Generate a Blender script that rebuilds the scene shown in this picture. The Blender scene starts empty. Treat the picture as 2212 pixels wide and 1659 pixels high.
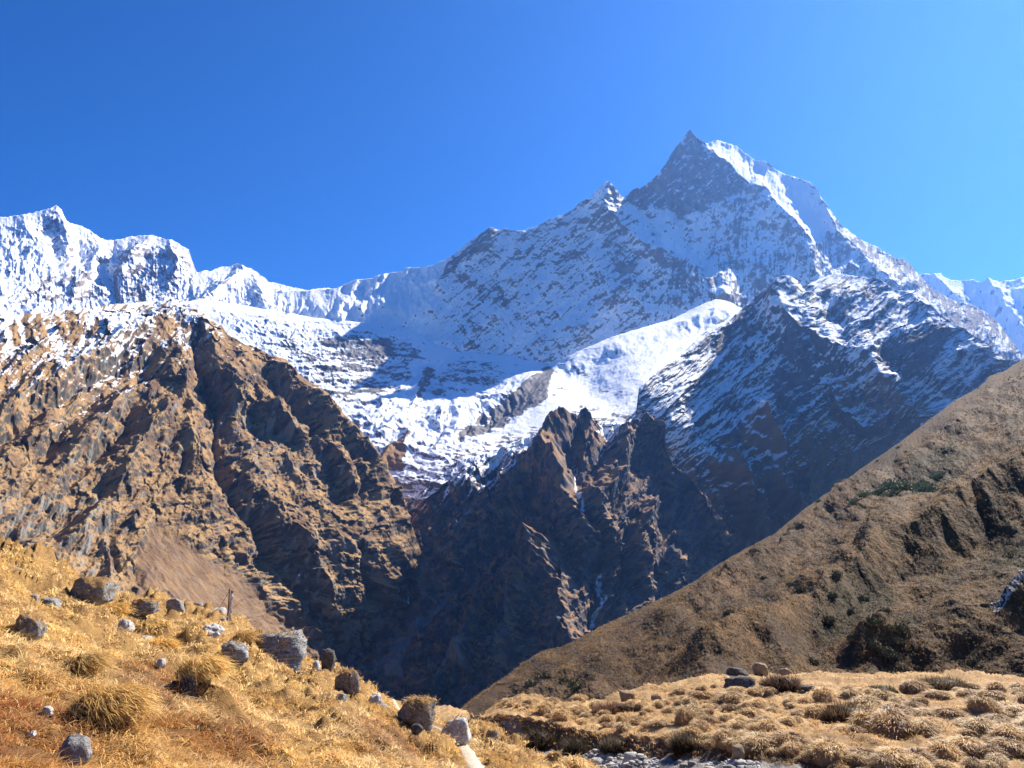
import bpy, math, numpy as np
from mathutils import Vector, Matrix
R = math.radians
scene = bpy.context.scene
col = scene.collection

# ------------------------------------------------------------------ camera, sky, sun, exposure
W, H = 1024, 768
HFOV, PITCH, EYE = R(67.0), R(10.5), 1.65
cam_d = bpy.data.cameras.new('camera'); cam = bpy.data.objects.new('camera', cam_d); col.objects.link(cam)
cam_d.sensor_width = 36; cam_d.angle = HFOV; cam_d.clip_start = 0.1; cam_d.clip_end = 60000
cam.location = (0, 0, EYE); cam.rotation_euler = (R(90) + PITCH, 0, 0)
scene.camera = cam

SUN_AZ, SUN_EL = R(48), R(41)            # azimuth to the right of the view direction (+Y)
world = bpy.data.worlds.new('World'); scene.world = world; world.use_nodes = True
wn = world.node_tree; wn.nodes.clear()
sky = wn.nodes.new('ShaderNodeTexSky'); sky.sky_type = 'NISHITA'; sky.sun_disc = False
sky.sun_elevation = SUN_EL; sky.sun_rotation = SUN_AZ
sky.altitude = 3700; sky.air_density = 1.0; sky.dust_density = 0.15; sky.ozone_density = 3.0
bg = wn.nodes.new('ShaderNodeBackground'); bg.inputs[1].default_value = 0.060
wo = wn.nodes.new('ShaderNodeOutputWorld')
hs = wn.nodes.new('ShaderNodeHueSaturation'); hs.inputs['Saturation'].default_value = 1.98; hs.inputs['Hue'].default_value = .511
wn.links.new(sky.outputs[0], hs.inputs['Color']); wn.links.new(hs.outputs[0], bg.inputs[0]); wn.links.new(bg.outputs[0], wo.inputs[0])

sl = bpy.data.lights.new('sun', 'SUN'); sl.energy = 5.0; sl.angle = R(0.5); sl.color = (1.0, 0.92, 0.79)
so = bpy.data.objects.new('sun', sl); col.objects.link(so)
SUN_DIR = Vector((math.sin(SUN_AZ) * math.cos(SUN_EL), math.cos(SUN_AZ) * math.cos(SUN_EL), math.sin(SUN_EL)))
so.rotation_euler = SUN_DIR.to_track_quat('Z', 'Y').to_euler(); so.location = (0, 0, 50)

vs = scene.view_settings
vs.view_transform = 'Standard'; vs.look = 'None'; vs.exposure = 1.40; vs.gamma = 1; vs.use_curve_mapping = False
scene.cycles.volume_bounces = 1
scene.cycles.max_bounces = 6

# ------------------------------------------------------------------ numeric helpers
rng = np.random.default_rng(7)
_GA = rng.uniform(0, 2 * np.pi, 65536); _GX, _GY = np.cos(_GA).astype(np.float32), np.sin(_GA).astype(np.float32)
def pn(x, y, seed=0):
    x = x + seed * 37.17; y = y + seed * 91.73
    xf, yf = np.floor(x), np.floor(y); xi, yi = xf.astype(np.int64), yf.astype(np.int64)
    fx, fy = (x - xf), (y - yf)
    sx, sy = fx * fx * fx * (fx * (fx * 6 - 15) + 10), fy * fy * fy * (fy * (fy * 6 - 15) + 10)
    def g(ix, iy, dx, dy):
        k = ((iy & 255) << 8) | (ix & 255)
        return _GX[k] * dx + _GY[k] * dy
    a, b = g(xi, yi, fx, fy), g(xi + 1, yi, fx - 1, fy)
    c, d = g(xi, yi + 1, fx, fy - 1), g(xi + 1, yi + 1, fx - 1, fy - 1)
    t = a + sx * (b - a)
    return (t + sy * (c + sx * (d - c) - t)) * 1.5
def fbm(x, y, o=4, seed=0, gain=.5):
    r, a = 0, 1.0
    for i in range(o):
        r = r + a * pn(x, y, seed + i); x, y, a = x * 2.03, y * 2.03, a * gain
    return r
def ridged(x, y, o=4, seed=0, gain=.55):
    r, a, w = 0, 1.0, 1.0
    for i in range(o):
        n = (1 - np.abs(pn(x, y, seed + i))) ** 2
        r = r + a * n * w; w = np.clip(n * 1.3, 0, 1); x, y, a = x * 2.07, y * 2.07, a * gain
    return r
def facet(x, y, seed=0, steep=1.0):
    """broken-rock relief: every cell of a Voronoi pattern is a little tilted plane with its own height"""
    xi, yi = np.floor(x).astype(np.int64), np.floor(y).astype(np.int64); best = np.full(x.shape, 9.0); val = np.zeros(x.shape)
    for ox in (-1, 0, 1):
        for oy in (-1, 0, 1):
            cx, cy = xi + ox, yi + oy; k = (((cy * 57 + seed * 131) & 255) << 8) | ((cx + seed * 17) & 255); k2 = (k * 7919 + 131) & 65535; k3 = (k * 104729 + 71) & 65535
            dx, dy = x - (cx + .5 + .45 * _GX[k]), y - (cy + .5 + .45 * _GY[k]); d = dx * dx + dy * dy; w = d < best
            val = np.where(w, steep * (_GX[k2] * dx + _GY[k2] * dy) + .55 * _GX[k3], val); best = np.where(w, d, best)
    return val
def sstep(a, b, x):
    t = np.clip((x - a) / (b - a), 0, 1); return t * t * (3 - 2 * t)
def blur(A, k):
    for ax in (0, 1):
        n = A.shape[ax]; pad = [(0, 0), (0, 0)]; pad[ax] = (k + 1, k); c = np.cumsum(np.pad(A, pad, 'edge'), ax)
        A = (np.take(c, np.arange(2 * k + 1, n + 2 * k + 1), ax) - np.take(c, np.arange(n), ax)) / (2 * k + 1)
    return A
def interp(pts, u):
    p = np.array(pts, float); return np.interp(u, p[:, 0], p[:, 1])
def rot(a, b, deg):
    c, s = math.cos(R(deg)), math.sin(R(deg)); return a * c + b * s, -a * s + b * c
def inpoly(poly, u, v):
    p = np.array(poly, float); ins = np.zeros(u.shape, bool); j = len(p) - 1
    for i in range(len(p)):
        (xi, yi), (xj, yj) = p[i], p[j]
        if yi != yj:
            ins ^= ((yi > v) != (yj > v)) & (u < (xj - xi) * (v - yi) / (yj - yi) + xi)
        j = i
    return ins
def segdist(pts, u, v):
    best = np.full(u.shape, 1e9); side = np.zeros(u.shape); par = np.zeros(u.shape); n = len(pts) - 1
    for i in range(n):
        (ax, ay), (bx, by) = pts[i][:2], pts[i + 1][:2]
        dx, dy = bx - ax, by - ay; L = dx * dx + dy * dy
        t = np.clip(((u - ax) * dx + (v - ay) * dy) / L, 0, 1)
        d = np.hypot(u - ax - t * dx, v - ay - t * dy)
        m = d < best
        best = np.where(m, d, best); par = np.where(m, (i + t) / n, par)
        side = np.where(m, np.sign(dx * (v - ay) - dy * (u - ax)), side)
    return best, par, side
def polymask(poly, u, v, soft):
    """1 inside a patch, 0 outside, with an edge of the given softness"""
    d = segdist(list(poly) + [poly[0]], u, v)[0]
    return sstep(-soft, soft, np.where(inpoly(poly, u, v), d, -d))

# the photograph was surveyed on a 2212-wide print: points are (u, v) there plus a distance in metres
SC = W / 2212.0
FPX = (W / 2) / math.tan(HFOV / 2); FD = FPX / SC
CP, SP = math.cos(PITCH), math.sin(PITCH)
def ray(u, v):
    dx = (u * SC - W / 2) / FPX; dy = (H / 2 - v * SC) / FPX; Y = CP - dy * SP
    return dx / Y, (SP + dy * CP) / Y
def at(u, v, D):
    rx, rz = ray(u, v); return Vector((D * rx, D, EYE + D * rz))
def tps(ctrl, u, v):
    c = np.array(ctrl, float); n = len(c); xy = c[:, :2] / 1000; val = 1000 / c[:, 2]
    def K(r2): return np.where(r2 > 1e-12, 0.5 * r2 * np.log(np.maximum(r2, 1e-12)), 0)
    A = np.zeros((n + 3, n + 3)); A[:n, :n] = K(((xy[:, None] - xy[None]) ** 2).sum(-1)) + np.eye(n) * 1e-4
    A[:n, n] = 1; A[:n, n + 1:] = xy; A[n:, :n] = A[:n, n:].T
    w = np.linalg.solve(A, np.concatenate([val, np.zeros(3)]))
    uu, vv = u / 1000, v / 1000; r = w[n] + w[n + 1] * uu + w[n + 2] * vv
    for i in range(n):
        r = r + w[i] * K((uu - xy[i, 0]) ** 2 + (vv - xy[i, 1]) ** 2)
    return 1000 / np.clip(r, 1000 / 30000, None)

# ------------------------------------------------------------------ mesh + materials
def mesh_obj(name, verts, faces, mat, attrs=None, smooth=False, parent=None):
    """faces: (n,3) or (n,4) int array"""
    me = bpy.data.meshes.new(name); verts = np.asarray(verts, np.float32); faces = np.asarray(faces, np.int32)
    n, k = faces.shape
    me.vertices.add(len(verts)); me.vertices.foreach_set('co', verts.ravel())
    me.loops.add(n * k); me.loops.foreach_set('vertex_index', faces.ravel())
    me.polygons.add(n); me.polygons.foreach_set('loop_start', np.arange(0, n * k, k, dtype=np.int32))
    if smooth: me.polygons.foreach_set('use_smooth', np.ones(n, bool))
    for an, av in (attrs or {}).items():
        a = me.attributes.new(an, 'FLOAT_COLOR', 'POINT'); a.data.foreach_set('color', np.asarray(av, np.float32).ravel())
    me.update(calc_edges=True); me.materials.append(mat)
    o = bpy.data.objects.new(name, me); col.objects.link(o)
    if parent: o.parent = parent
    return o
def tag(o, label, cat, group=None, kind=None):
    o['label'] = label; o['category'] = cat
    if group: o['group'] = group
    if kind: o['kind'] = kind
    return o
class NT:
    def __init__(s, name):
        s.m = bpy.data.materials.new(name); s.m.use_nodes = True; s.t = s.m.node_tree; s.t.nodes.clear()
        s.out = s.n('ShaderNodeOutputMaterial'); s.b = s.n('ShaderNodeBsdfPrincipled'); s.l(s.b.outputs[0], s.out.inputs[0])
        s.b.inputs['Roughness'].default_value = .9; s.b.inputs['Specular IOR Level'].default_value = .15
    def n(s, t): return s.t.nodes.new(t)
    def l(s, a, b): s.t.links.new(a, b)
    def noise(s, scale, detail=4, rough=.55, vec=None):
        x = s.n('ShaderNodeTexNoise'); x.inputs['Scale'].default_value = scale; x.inputs['Detail'].default_value = detail
        x.inputs['Roughness'].default_value = rough
        if vec is None:
            g = s.n('ShaderNodeNewGeometry'); vec = g.outputs['Position']
        s.l(vec, x.inputs['Vector']); return x.outputs['Fac']
    def ramp(s, f, a, b):
        r = s.n('ShaderNodeMapRange'); r.inputs[1].default_value = a; r.inputs[2].default_value = b; s.l(f, r.inputs[0]); return r.outputs[0]
    def mix(s, f, a, b):
        m = s.n('ShaderNodeMix'); m.data_type = 'RGBA'
        if isinstance(f, float): m.inputs[0].default_value = f
        else: s.l(f, m.inputs[0])
        for i, c in ((6, a), (7, b)):
            if isinstance(c, tuple): m.inputs[i].default_value = (*c, 1)
            else: s.l(c, m.inputs[i])
        return m.outputs[2]
    def attr(s, name):
        a = s.n('ShaderNodeAttribute'); a.attribute_name = name; sp = s.n('ShaderNodeSeparateColor'); s.l(a.outputs['Color'], sp.inputs[0])
        return sp.outputs[0], sp.outputs[1], sp.outputs[2], a.outputs['Alpha']
    def bump(s, h, dist, strength=.6):
        b = s.n('ShaderNodeBump'); b.inputs['Strength'].default_value = strength; b.inputs['Distance'].default_value = dist
        s.l(h, b.inputs['Height']); s.l(b.outputs[0], s.b.inputs['Normal'])
SNOW = (.80, .83, .88)
def mountain_mat(name, px, rock1=(.075, .068, .066), rock2=(.19, .18, .175), grass1=(.33, .20, .085), grass2=(.13, .07, .036),
                 scree=(.26, .25, .24), snow=SNOW, bump=.5):
    """px: metres per photograph pixel where the mountain stands"""
    t = NT(name); sn, gr, sc, tone = t.attr('mask')
    n1, n2 = t.noise(1 / (14 * px), 6, .65), t.noise(1 / (4 * px), 4, .6)
    rock = t.mix(t.ramp(n1, .38, .66), rock1, rock2)
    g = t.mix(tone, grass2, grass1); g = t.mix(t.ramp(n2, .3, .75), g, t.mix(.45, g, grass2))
    c = t.mix(gr, rock, g); c = t.mix(sc, c, scree); c = t.mix(sn, c, snow)
    t.l(c, t.b.inputs['Base Color']); t.bump(n2, 2.5 * px, bump)
    return t.m

def sheet(name, u0, u1, step, top, bot, ctrl=None, depth=None, ribs=(), rough=None, mask=None, mat=None, D0=None, warp=(9, 60, 4, 17),
          jag=(1.5, 25), back=(.02, .06, .15), smooth=True, label='', cat='mountain', rstep=None, lift=None, nw=.65, rs=1., ribk=1., kind='structure'):
    us = np.arange(u0, u1 + step, step); vt = interp(top, us); vb = interp(bot, us)
    if jag[0]: vt = vt + jag[0] * fbm(us / jag[1], us * 0 + 3.3, 5, 11, .6)
    nr = int(np.percentile(vb - vt, 90) / (rstep or step)) + 2
    s = np.linspace(0, 1, nr)[:, None]
    u = np.repeat(us[None], nr, 0); v = vt[None] + s * (vb - vt)[None]
    D = tps(ctrl, u, v) if ctrl is not None else depth(u, v)
    D0 = D0 or float(np.median(D))
    rx, rz = ray(u, v); a, b = u, -v
    L = dict(u=u, v=v, a=a, b=b, D=D, D0=D0)
    wu = u + warp[0] * fbm(a / warp[1], b / warp[1], 3, 21) + warp[2] * fbm(a / warp[3], b / warp[3], 2, 31)
    wv = v + warp[0] * fbm(a / warp[1], b / warp[1], 3, 41) + warp[2] * fbm(a / warp[3], b / warp[3], 2, 51)
    L['wu'], L['wv'] = wu, wv
    off = np.zeros_like(D)                                # relief in print pixels, + towards the viewer
    for rb in ribs:
        pts, w, amp = rb[:3]; d, par, side = segdist(pts, wu, wv)
        ww = w * (rb[3] + (rb[4] - rb[3]) * par) if len(rb) > 4 else w
        t = np.clip(1 - d / ww, 0, 1); off = off + amp * ww * t * (0.6 + .4 * t)
    off = off * ribk; L['ribs'] = off
    if rough is not None: off = off + rs * rough(L)
    L['off'] = off
    P = np.stack([D * rx, D, EYE + D * rz], -1)            # push the relief out, partly towards the viewer and partly along the slope's own normal
    Bs = np.stack([blur(P[..., i], 5) for i in range(3)], -1) if nw else P
    N0 = np.cross(np.gradient(Bs, axis=1), np.gradient(Bs, axis=0)); N0 /= np.linalg.norm(N0, axis=-1, keepdims=True) + 1e-12
    Vd = -P / np.linalg.norm(P, axis=-1, keepdims=True); N0 *= np.sign((N0 * Vd).sum(-1, keepdims=True) + 1e-9)
    k = (nw * sstep(2, 45, v - vt[None]))[..., None]; dv = Vd * (1 - k) + N0 * k; dv /= np.linalg.norm(dv, axis=-1, keepdims=True)
    P = P + dv * (off * D / FD)[..., None]
    L['P'] = P
    if lift is not None: P[..., 2] += lift(L)
    dc, dr = np.gradient(P, axis=1), np.gradient(P, axis=0)
    N = np.cross(dc, dr); N /= np.linalg.norm(N, axis=-1, keepdims=True) + 1e-12
    N *= np.sign(-(N * P).sum(-1, keepdims=True) + 1e-9)
    L['N'] = N
    L['nzr'] = N[..., 2] - blur(N[..., 2], 14)
    M = mask(L) if mask is not None else [0, 0, 0, .5]
    M = np.stack([np.broadcast_to(np.asarray(m, float), D.shape) for m in M], -1)
    rows = []
    for k in back[::-1]:
        q = P[0].copy(); h = q[:, :2] / np.linalg.norm(q[:, :2], axis=1, keepdims=True); L_ = k * D[0][:, None]
        q[:, :2] += h * L_; q[:, 2] -= 0.9 * L_[:, 0] + .35 * L_[:, 0] * 0; rows.append(q)
    V = np.concatenate([np.array(rows).reshape(-1, 3), P.reshape(-1, 3)]) if rows else P.reshape(-1, 3)
    MM = np.concatenate([np.repeat(M[:1], len(rows), 0).reshape(-1, 4), M.reshape(-1, 4)]) if rows else M.reshape(-1, 4)
    nrr, nc = nr + len(rows), len(us)
    i = np.arange((nrr - 1) * nc).reshape(nrr - 1, nc)[:, :-1].ravel()
    F = np.stack([i, i + nc, i + nc + 1, i + 1], 1)
    o = mesh_obj(name, V, F, mat, {'mask': MM}, smooth)
    tag(o, label, cat, kind=kind)
    L['obj'] = o; L['vt'] = vt; L['us'] = us
    return L
Z = lambda ox, oy, pts: [(ox + x * .3516, oy + y * .3516) for x, y in pts]      # from an enlarged print to the full print
Z1 = lambda p: Z(0, 397.5, p); Z2 = lambda p: Z(604.8, 397.5, p); Z3 = lambda p: Z(1123.3, 241.9, p)
Z4 = lambda p: Z(1434.4, 518.4, p); Z5 = lambda p: Z(0, 777.6, p); Z6 = lambda p: Z(604.8, 864, p)
# ------------------------------------------------------------------ far snow peaks on the left
def rough_far(L):
    a, b = L['a'], L['b']; fa, fb = rot(a, b, 0)
    fl = ridged(fa / 13 + .25 * pn(a / 30, b / 30, 5), fb / 85, 3, 61)
    return 8 * ridged(a / 70, b / 70, 4, 71) + 1.8 * facet(a / 13 + .4 * pn(a / 9, b / 9, 8), b / 10, 82) + .6 * facet(a / 6, b / 5, 83) + 2.6 * fl * sstep(-.3, .5, pn(a / 90, b / 90, 77) + .3) + 2.2 * ridged(a / 16, b / 12, 4, 81)
def mask_H(L):
    a, b, u, v, N = L['a'], L['b'], L['wu'], L['wv'], L['N']
    rocky = .55 * polymask([(255, 535), (300, 512), (380, 525), (412, 545), (425, 590), (380, 640), (300, 650), (250, 600)], u, v, 18) \
        + .5 * polymask([(50, 620), (90, 590), (150, 600), (210, 590), (260, 620), (330, 640), (330, 680), (60, 690), (0, 650)], u, v, 14) \
        + .35 * polymask([(90, 455), (125, 440), (150, 490), (110, 560), (85, 520)], u, v, 12) - .5 * sstep(655, 668, v)
    lx, ly = rot(a, b, 14)
    n = fbm(lx / 30, ly / 13, 6, 3, .62) * .6 + 1.1 * (N[..., 2] - .42)
    sn = sstep(-.09, .09, n + 1.2 * L['nzr'] + .36 - rocky * 1.25)
    return sn, 0, sstep(.1, .5, pn(a / 40, b / 40, 9)) * .4, .5
H_top = [(-300, 500), (-100, 478), (0, 470), (30, 466), (60, 462), (80, 456), (100, 452), (121, 443), (132, 450), (144, 478), (192, 496), (225, 517), (246, 519),
         (285, 511), (330, 508), (373, 519), (408, 538), (415, 563), (425, 587), (454, 586), (471, 578), (500, 573), (520, 570), (545, 582),
         (570, 598), (580, 608), (612, 617), (661, 626), (689, 622), (717, 624), (760, 640), (900, 700)]
sheet('snow_peaks', -260, 840, 1.25, H_top, [(-300, 760), (900, 760)],
      ctrl=[(-300, 490, 7600), (121, 443, 8000), (330, 508, 8000), (520, 570, 7200), (720, 624, 6600), (900, 650, 6400), (-300, 760, 4700), (120, 700, 5500),
            (300, 680, 5700), (600, 760, 5000), (900, 760, 5000), (200, 590, 7000)],
      ribs=[(Z1([(345, 130), (370, 240), (400, 420), (430, 600)]), 34, .6), (Z1([(570, 300), (600, 420), (560, 560), (470, 640)]), 30, .6),
            (Z1([(940, 315), (820, 420), (760, 560)]), 30, .6), (Z1([(1060, 345), (1100, 480), (1080, 600)]), 26, .7),
            (Z1([(1480, 490), (1440, 600), (1270, 720)]), 24, 1.0), (Z1([(1480, 490), (1600, 640), (1640, 740)]), 24, .6),
            (Z1([(650, 520), (690, 690)]), 18, -.6), (Z1([(430, 480), (440, 640)]), 16, -.6),
            (Z1([(150, 190), (190, 330), (330, 560)]), 24, .5), (Z1([(1740, 625), (1720, 740)]), 16, .5)],
      nw=.4, rs=.8, ribk=1.1, rough=rough_far, mask=mask_H, mat=mountain_mat('far_snow_rock', 8.5, rock1=(.12, .10, .095), rock2=(.24, .19, .16)), jag=(2.2, 14),
      label='distant snow peaks with a grey rock buttress behind the brown mountain')

# ------------------------------------------------------------------ far snow ridge on the right
def mask_I(L):
    a, b, N = L['a'], L['b'], L['N']
    return sstep(-.1, .12, fbm(a / 14, b / 34, 5, 13, .6) * .55 + .9 * (N[..., 2] - .3) + .16), 0, 0, .5
sheet('snow_ridge', 1930, 2520, 1.5, [(1900, 605), (1986, 594), (1993, 592), (2015, 592), (2032, 590), (2039, 598), (2057, 605), (2078, 608), (2102, 605),
      (2116, 610), (2134, 601), (2141, 603), (2159, 608), (2183, 605), (2208, 599), (2300, 590), (2550, 620)], [(1900, 840), (2550, 840)],
      ctrl=[(1900, 600, 9000), (2212, 600, 9000), (2550, 610, 8600), (1900, 840, 7800), (2212, 840, 7600), (2550, 840, 7400)],
      ribs=[([(2015, 592), (2060, 650), (2130, 730)], 30, .7), ([(2134, 601), (2160, 660), (2212, 740)], 34, .8), ([(2080, 610), (2100, 680)], 18, -.6),
            ([(2208, 599), (2230, 680), (2300, 760)], 34, .7)],
      rs=0.7, ribk=1, rough=lambda L: 3.2 * ridged(L['a'] / 14 + .3 * pn(L['a'] / 40, L['b'] / 40, 4), L['b'] / 80, 3, 62) + 4 * ridged(L['a'] / 45, L['b'] / 50, 4, 72),
      mask=mask_I, mat=mountain_mat('far_ridge_rock', 9.5), jag=(2.0, 14), label='distant snow ridge low on the skyline behind the rocky ridge')

# ------------------------------------------------------------------ the great pointed peak with its snow wall
G_top = [(560, 640), (605, 628), (661, 628), (728, 622), (767, 605), (802, 601), (819, 593), (865, 587), (876, 579), (911, 577), (942, 570), (977, 552), (1002, 531),
         (1034, 507), (1058, 491), (1076, 498), (1090, 493), (1115, 499), (1132, 498), (1157, 489), (1185, 475), (1217, 464), (1239, 453), (1250, 440), (1262, 432),
         (1274, 428), (1292, 407), (1313, 391), (1322, 397), (1334, 414), (1347, 426), (1357, 421), (1366, 409), (1378, 404), (1383, 407), (1405, 393),
         (1422, 375), (1443, 347), (1448, 335), (1461, 316), (1475, 298), (1487, 283), (1492, 279), (1496, 288), (1507, 300), (1528, 310), (1550, 302), (1566, 307),
         (1591, 316), (1616, 335), (1633, 347), (1651, 347), (1672, 363), (1693, 375), (1721, 384), (1749, 393), (1766, 408), (1772, 424), (1788, 446),
         (1802, 467), (1819, 488), (1844, 506), (1865, 520), (1897, 534), (1913, 545), (1934, 557), (1951, 559), (1965, 568), (1976, 582), (1990, 600),
         (2018, 627), (2057, 648), (2102, 659), (2134, 677), (2159, 701), (2185, 735), (2230, 790)]
G_face = Z3([(1050, 105), (1075, 140), (1110, 200), (1200, 310), (1330, 420), (1390, 440), (1320, 480), (1230, 545), (1170, 530), (1100, 580), (990, 632), (950, 585),
             (840, 610), (760, 600), (650, 535), (700, 480), (760, 470), (850, 390), (950, 240)])
G_wedge = Z2([(1290, 270), (1345, 290), (1260, 380), (1150, 450), (1060, 570), (1000, 612), (980, 600), (1080, 460), (1180, 370)])
def rough_G(L):
    a, b, u, v = L['a'], L['b'], L['u'], L['v']
    lf = sstep(1330, 1480, u)                                            # left wall has slanting ledges, right wall falls straight
    x1, y1 = rot(a, b, 40); x2, y2 = rot(a, b, 0)
    flt = ridged(x2 / 8.5 + .3 * pn(a / 30, b / 40, 5), y2 / 90, 3, 63)
    left = 3 * ridged(x1 / 90, y1 / 26, 5, 64, .55) + 2.0 * ridged(a / 34, b / 26, 4, 65, .5) + 1.7 * facet(x1 / 30 + .3 * pn(a / 12, b / 12, 8), y1 / 15, 84) + 1.0 * facet(x1 / 11, y1 / 5, 85)
    right = 4.2 * flt + 1.6 * ridged(a / 20, b / 34, 4, 66) + 2.4 * facet(a / 13 + .3 * pn(a / 12, b / 12, 8), b / 17, 86)
    fine = 1.0 * fbm(a / 7, b / 7, 3, 67); left, right, fine = [q_ * (1 - .6 * polymask(G_face, u, v, 12)) for q_ in (left, right, fine)]
    snowf = polymask(Z3([(1100, 190), (1230, 180), (1500, 310), (1840, 480), (1930, 740), (1790, 830), (1740, 740), (1600, 620), (1390, 440)]), u, v, 12)
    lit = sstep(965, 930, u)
    r = (left * (1 - lf) + right * lf + fine) * (1 - .75 * snowf) + 2.6 * ridged(x2 / 14 + .6 * pn(a / 30, b / 60, 6) - b / 110, y2 / 150, 2, 168) * snowf * 1.7
    r = r * (1 - .55 * lit) + 3.4 * ridged(x2 / 15 + .45 * pn(a / 30, b / 40, 6) - b / 120, y2 / 80, 2, 68) * lit
    return r + 20 * ridged(a / 95, b / 140, 4, 73) * (1 - .7 * snowf)
def mask_G(L):
    a, b, u, v, N, off = L['a'], L['b'], L['wu'], L['wv'], L['N'], L['off'] - L['ribs']
    lf = sstep(1330, 1500, u)
    x1, y1 = rot(a, b, 40); x2, y2 = rot(a, b, 3); x2_, y2_ = rot(a, b, 30)
    face = np.maximum(polymask(G_face, u + 5 * fbm(a / 14, b / 14, 4, 115), v + 7 * fbm(a / 14, b / 14, 4, 116), 9), polymask(G_wedge, u, v, 6)); spk = sstep(.5, .62, fbm(x1 / 20, y1 / 7, 5, 117, .65)) * 1.3
    nl = .85 * fbm(x1 / 95, y1 / 15, 6, 14, .7) + .25 * fbm(x2_ / 14, y2_ / 9, 4, 114, .65) + .12 * (x2 * 0 + ridged(a / 7 + .2 * pn(a / 20, b / 20, 6), b / 60, 3, 119) - .9); nr = fbm(x2 / 10, y2 / 44, 6, 15, .66) + .3 * fbm(x2 / 40, y2 / 9, 4, 120)
    blk = 1.3 * fbm(a / 70, b / 50, 3, 17)
    snowf = polymask(Z3([(1100, 190), (1230, 180), (1500, 310), (1840, 480), (1930, 740), (1790, 830), (1740, 740), (1600, 620), (1390, 440)]), u, v, 10)
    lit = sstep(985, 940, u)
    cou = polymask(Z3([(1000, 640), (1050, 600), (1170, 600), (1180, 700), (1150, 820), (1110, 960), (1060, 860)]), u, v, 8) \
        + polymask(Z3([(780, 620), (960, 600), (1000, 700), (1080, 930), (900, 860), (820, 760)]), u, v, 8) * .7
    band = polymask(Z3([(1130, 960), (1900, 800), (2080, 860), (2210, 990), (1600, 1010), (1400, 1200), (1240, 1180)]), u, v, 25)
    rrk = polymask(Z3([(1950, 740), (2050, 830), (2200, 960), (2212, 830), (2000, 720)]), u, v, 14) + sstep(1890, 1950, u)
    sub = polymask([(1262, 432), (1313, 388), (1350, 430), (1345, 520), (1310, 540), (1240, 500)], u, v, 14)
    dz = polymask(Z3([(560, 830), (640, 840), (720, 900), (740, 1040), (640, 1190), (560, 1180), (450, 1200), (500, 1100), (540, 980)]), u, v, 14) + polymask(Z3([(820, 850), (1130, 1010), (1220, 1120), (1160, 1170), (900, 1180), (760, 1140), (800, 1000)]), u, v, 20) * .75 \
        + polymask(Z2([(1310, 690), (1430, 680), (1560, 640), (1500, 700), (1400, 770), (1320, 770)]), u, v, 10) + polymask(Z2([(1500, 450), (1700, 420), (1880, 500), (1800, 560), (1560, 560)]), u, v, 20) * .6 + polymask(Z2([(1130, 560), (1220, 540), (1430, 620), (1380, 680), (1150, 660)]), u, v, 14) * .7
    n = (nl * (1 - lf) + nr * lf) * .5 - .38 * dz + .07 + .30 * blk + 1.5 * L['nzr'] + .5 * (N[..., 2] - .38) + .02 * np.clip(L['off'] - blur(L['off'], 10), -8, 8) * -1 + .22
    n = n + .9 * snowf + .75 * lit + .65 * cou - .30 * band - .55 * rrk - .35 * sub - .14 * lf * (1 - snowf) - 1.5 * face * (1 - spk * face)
    return sstep(-.09, .09, n), 0, .35 * sstep(.0, .5, fbm(x1 / 40, y1 / 9, 5, 118, .65)), .5
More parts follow.
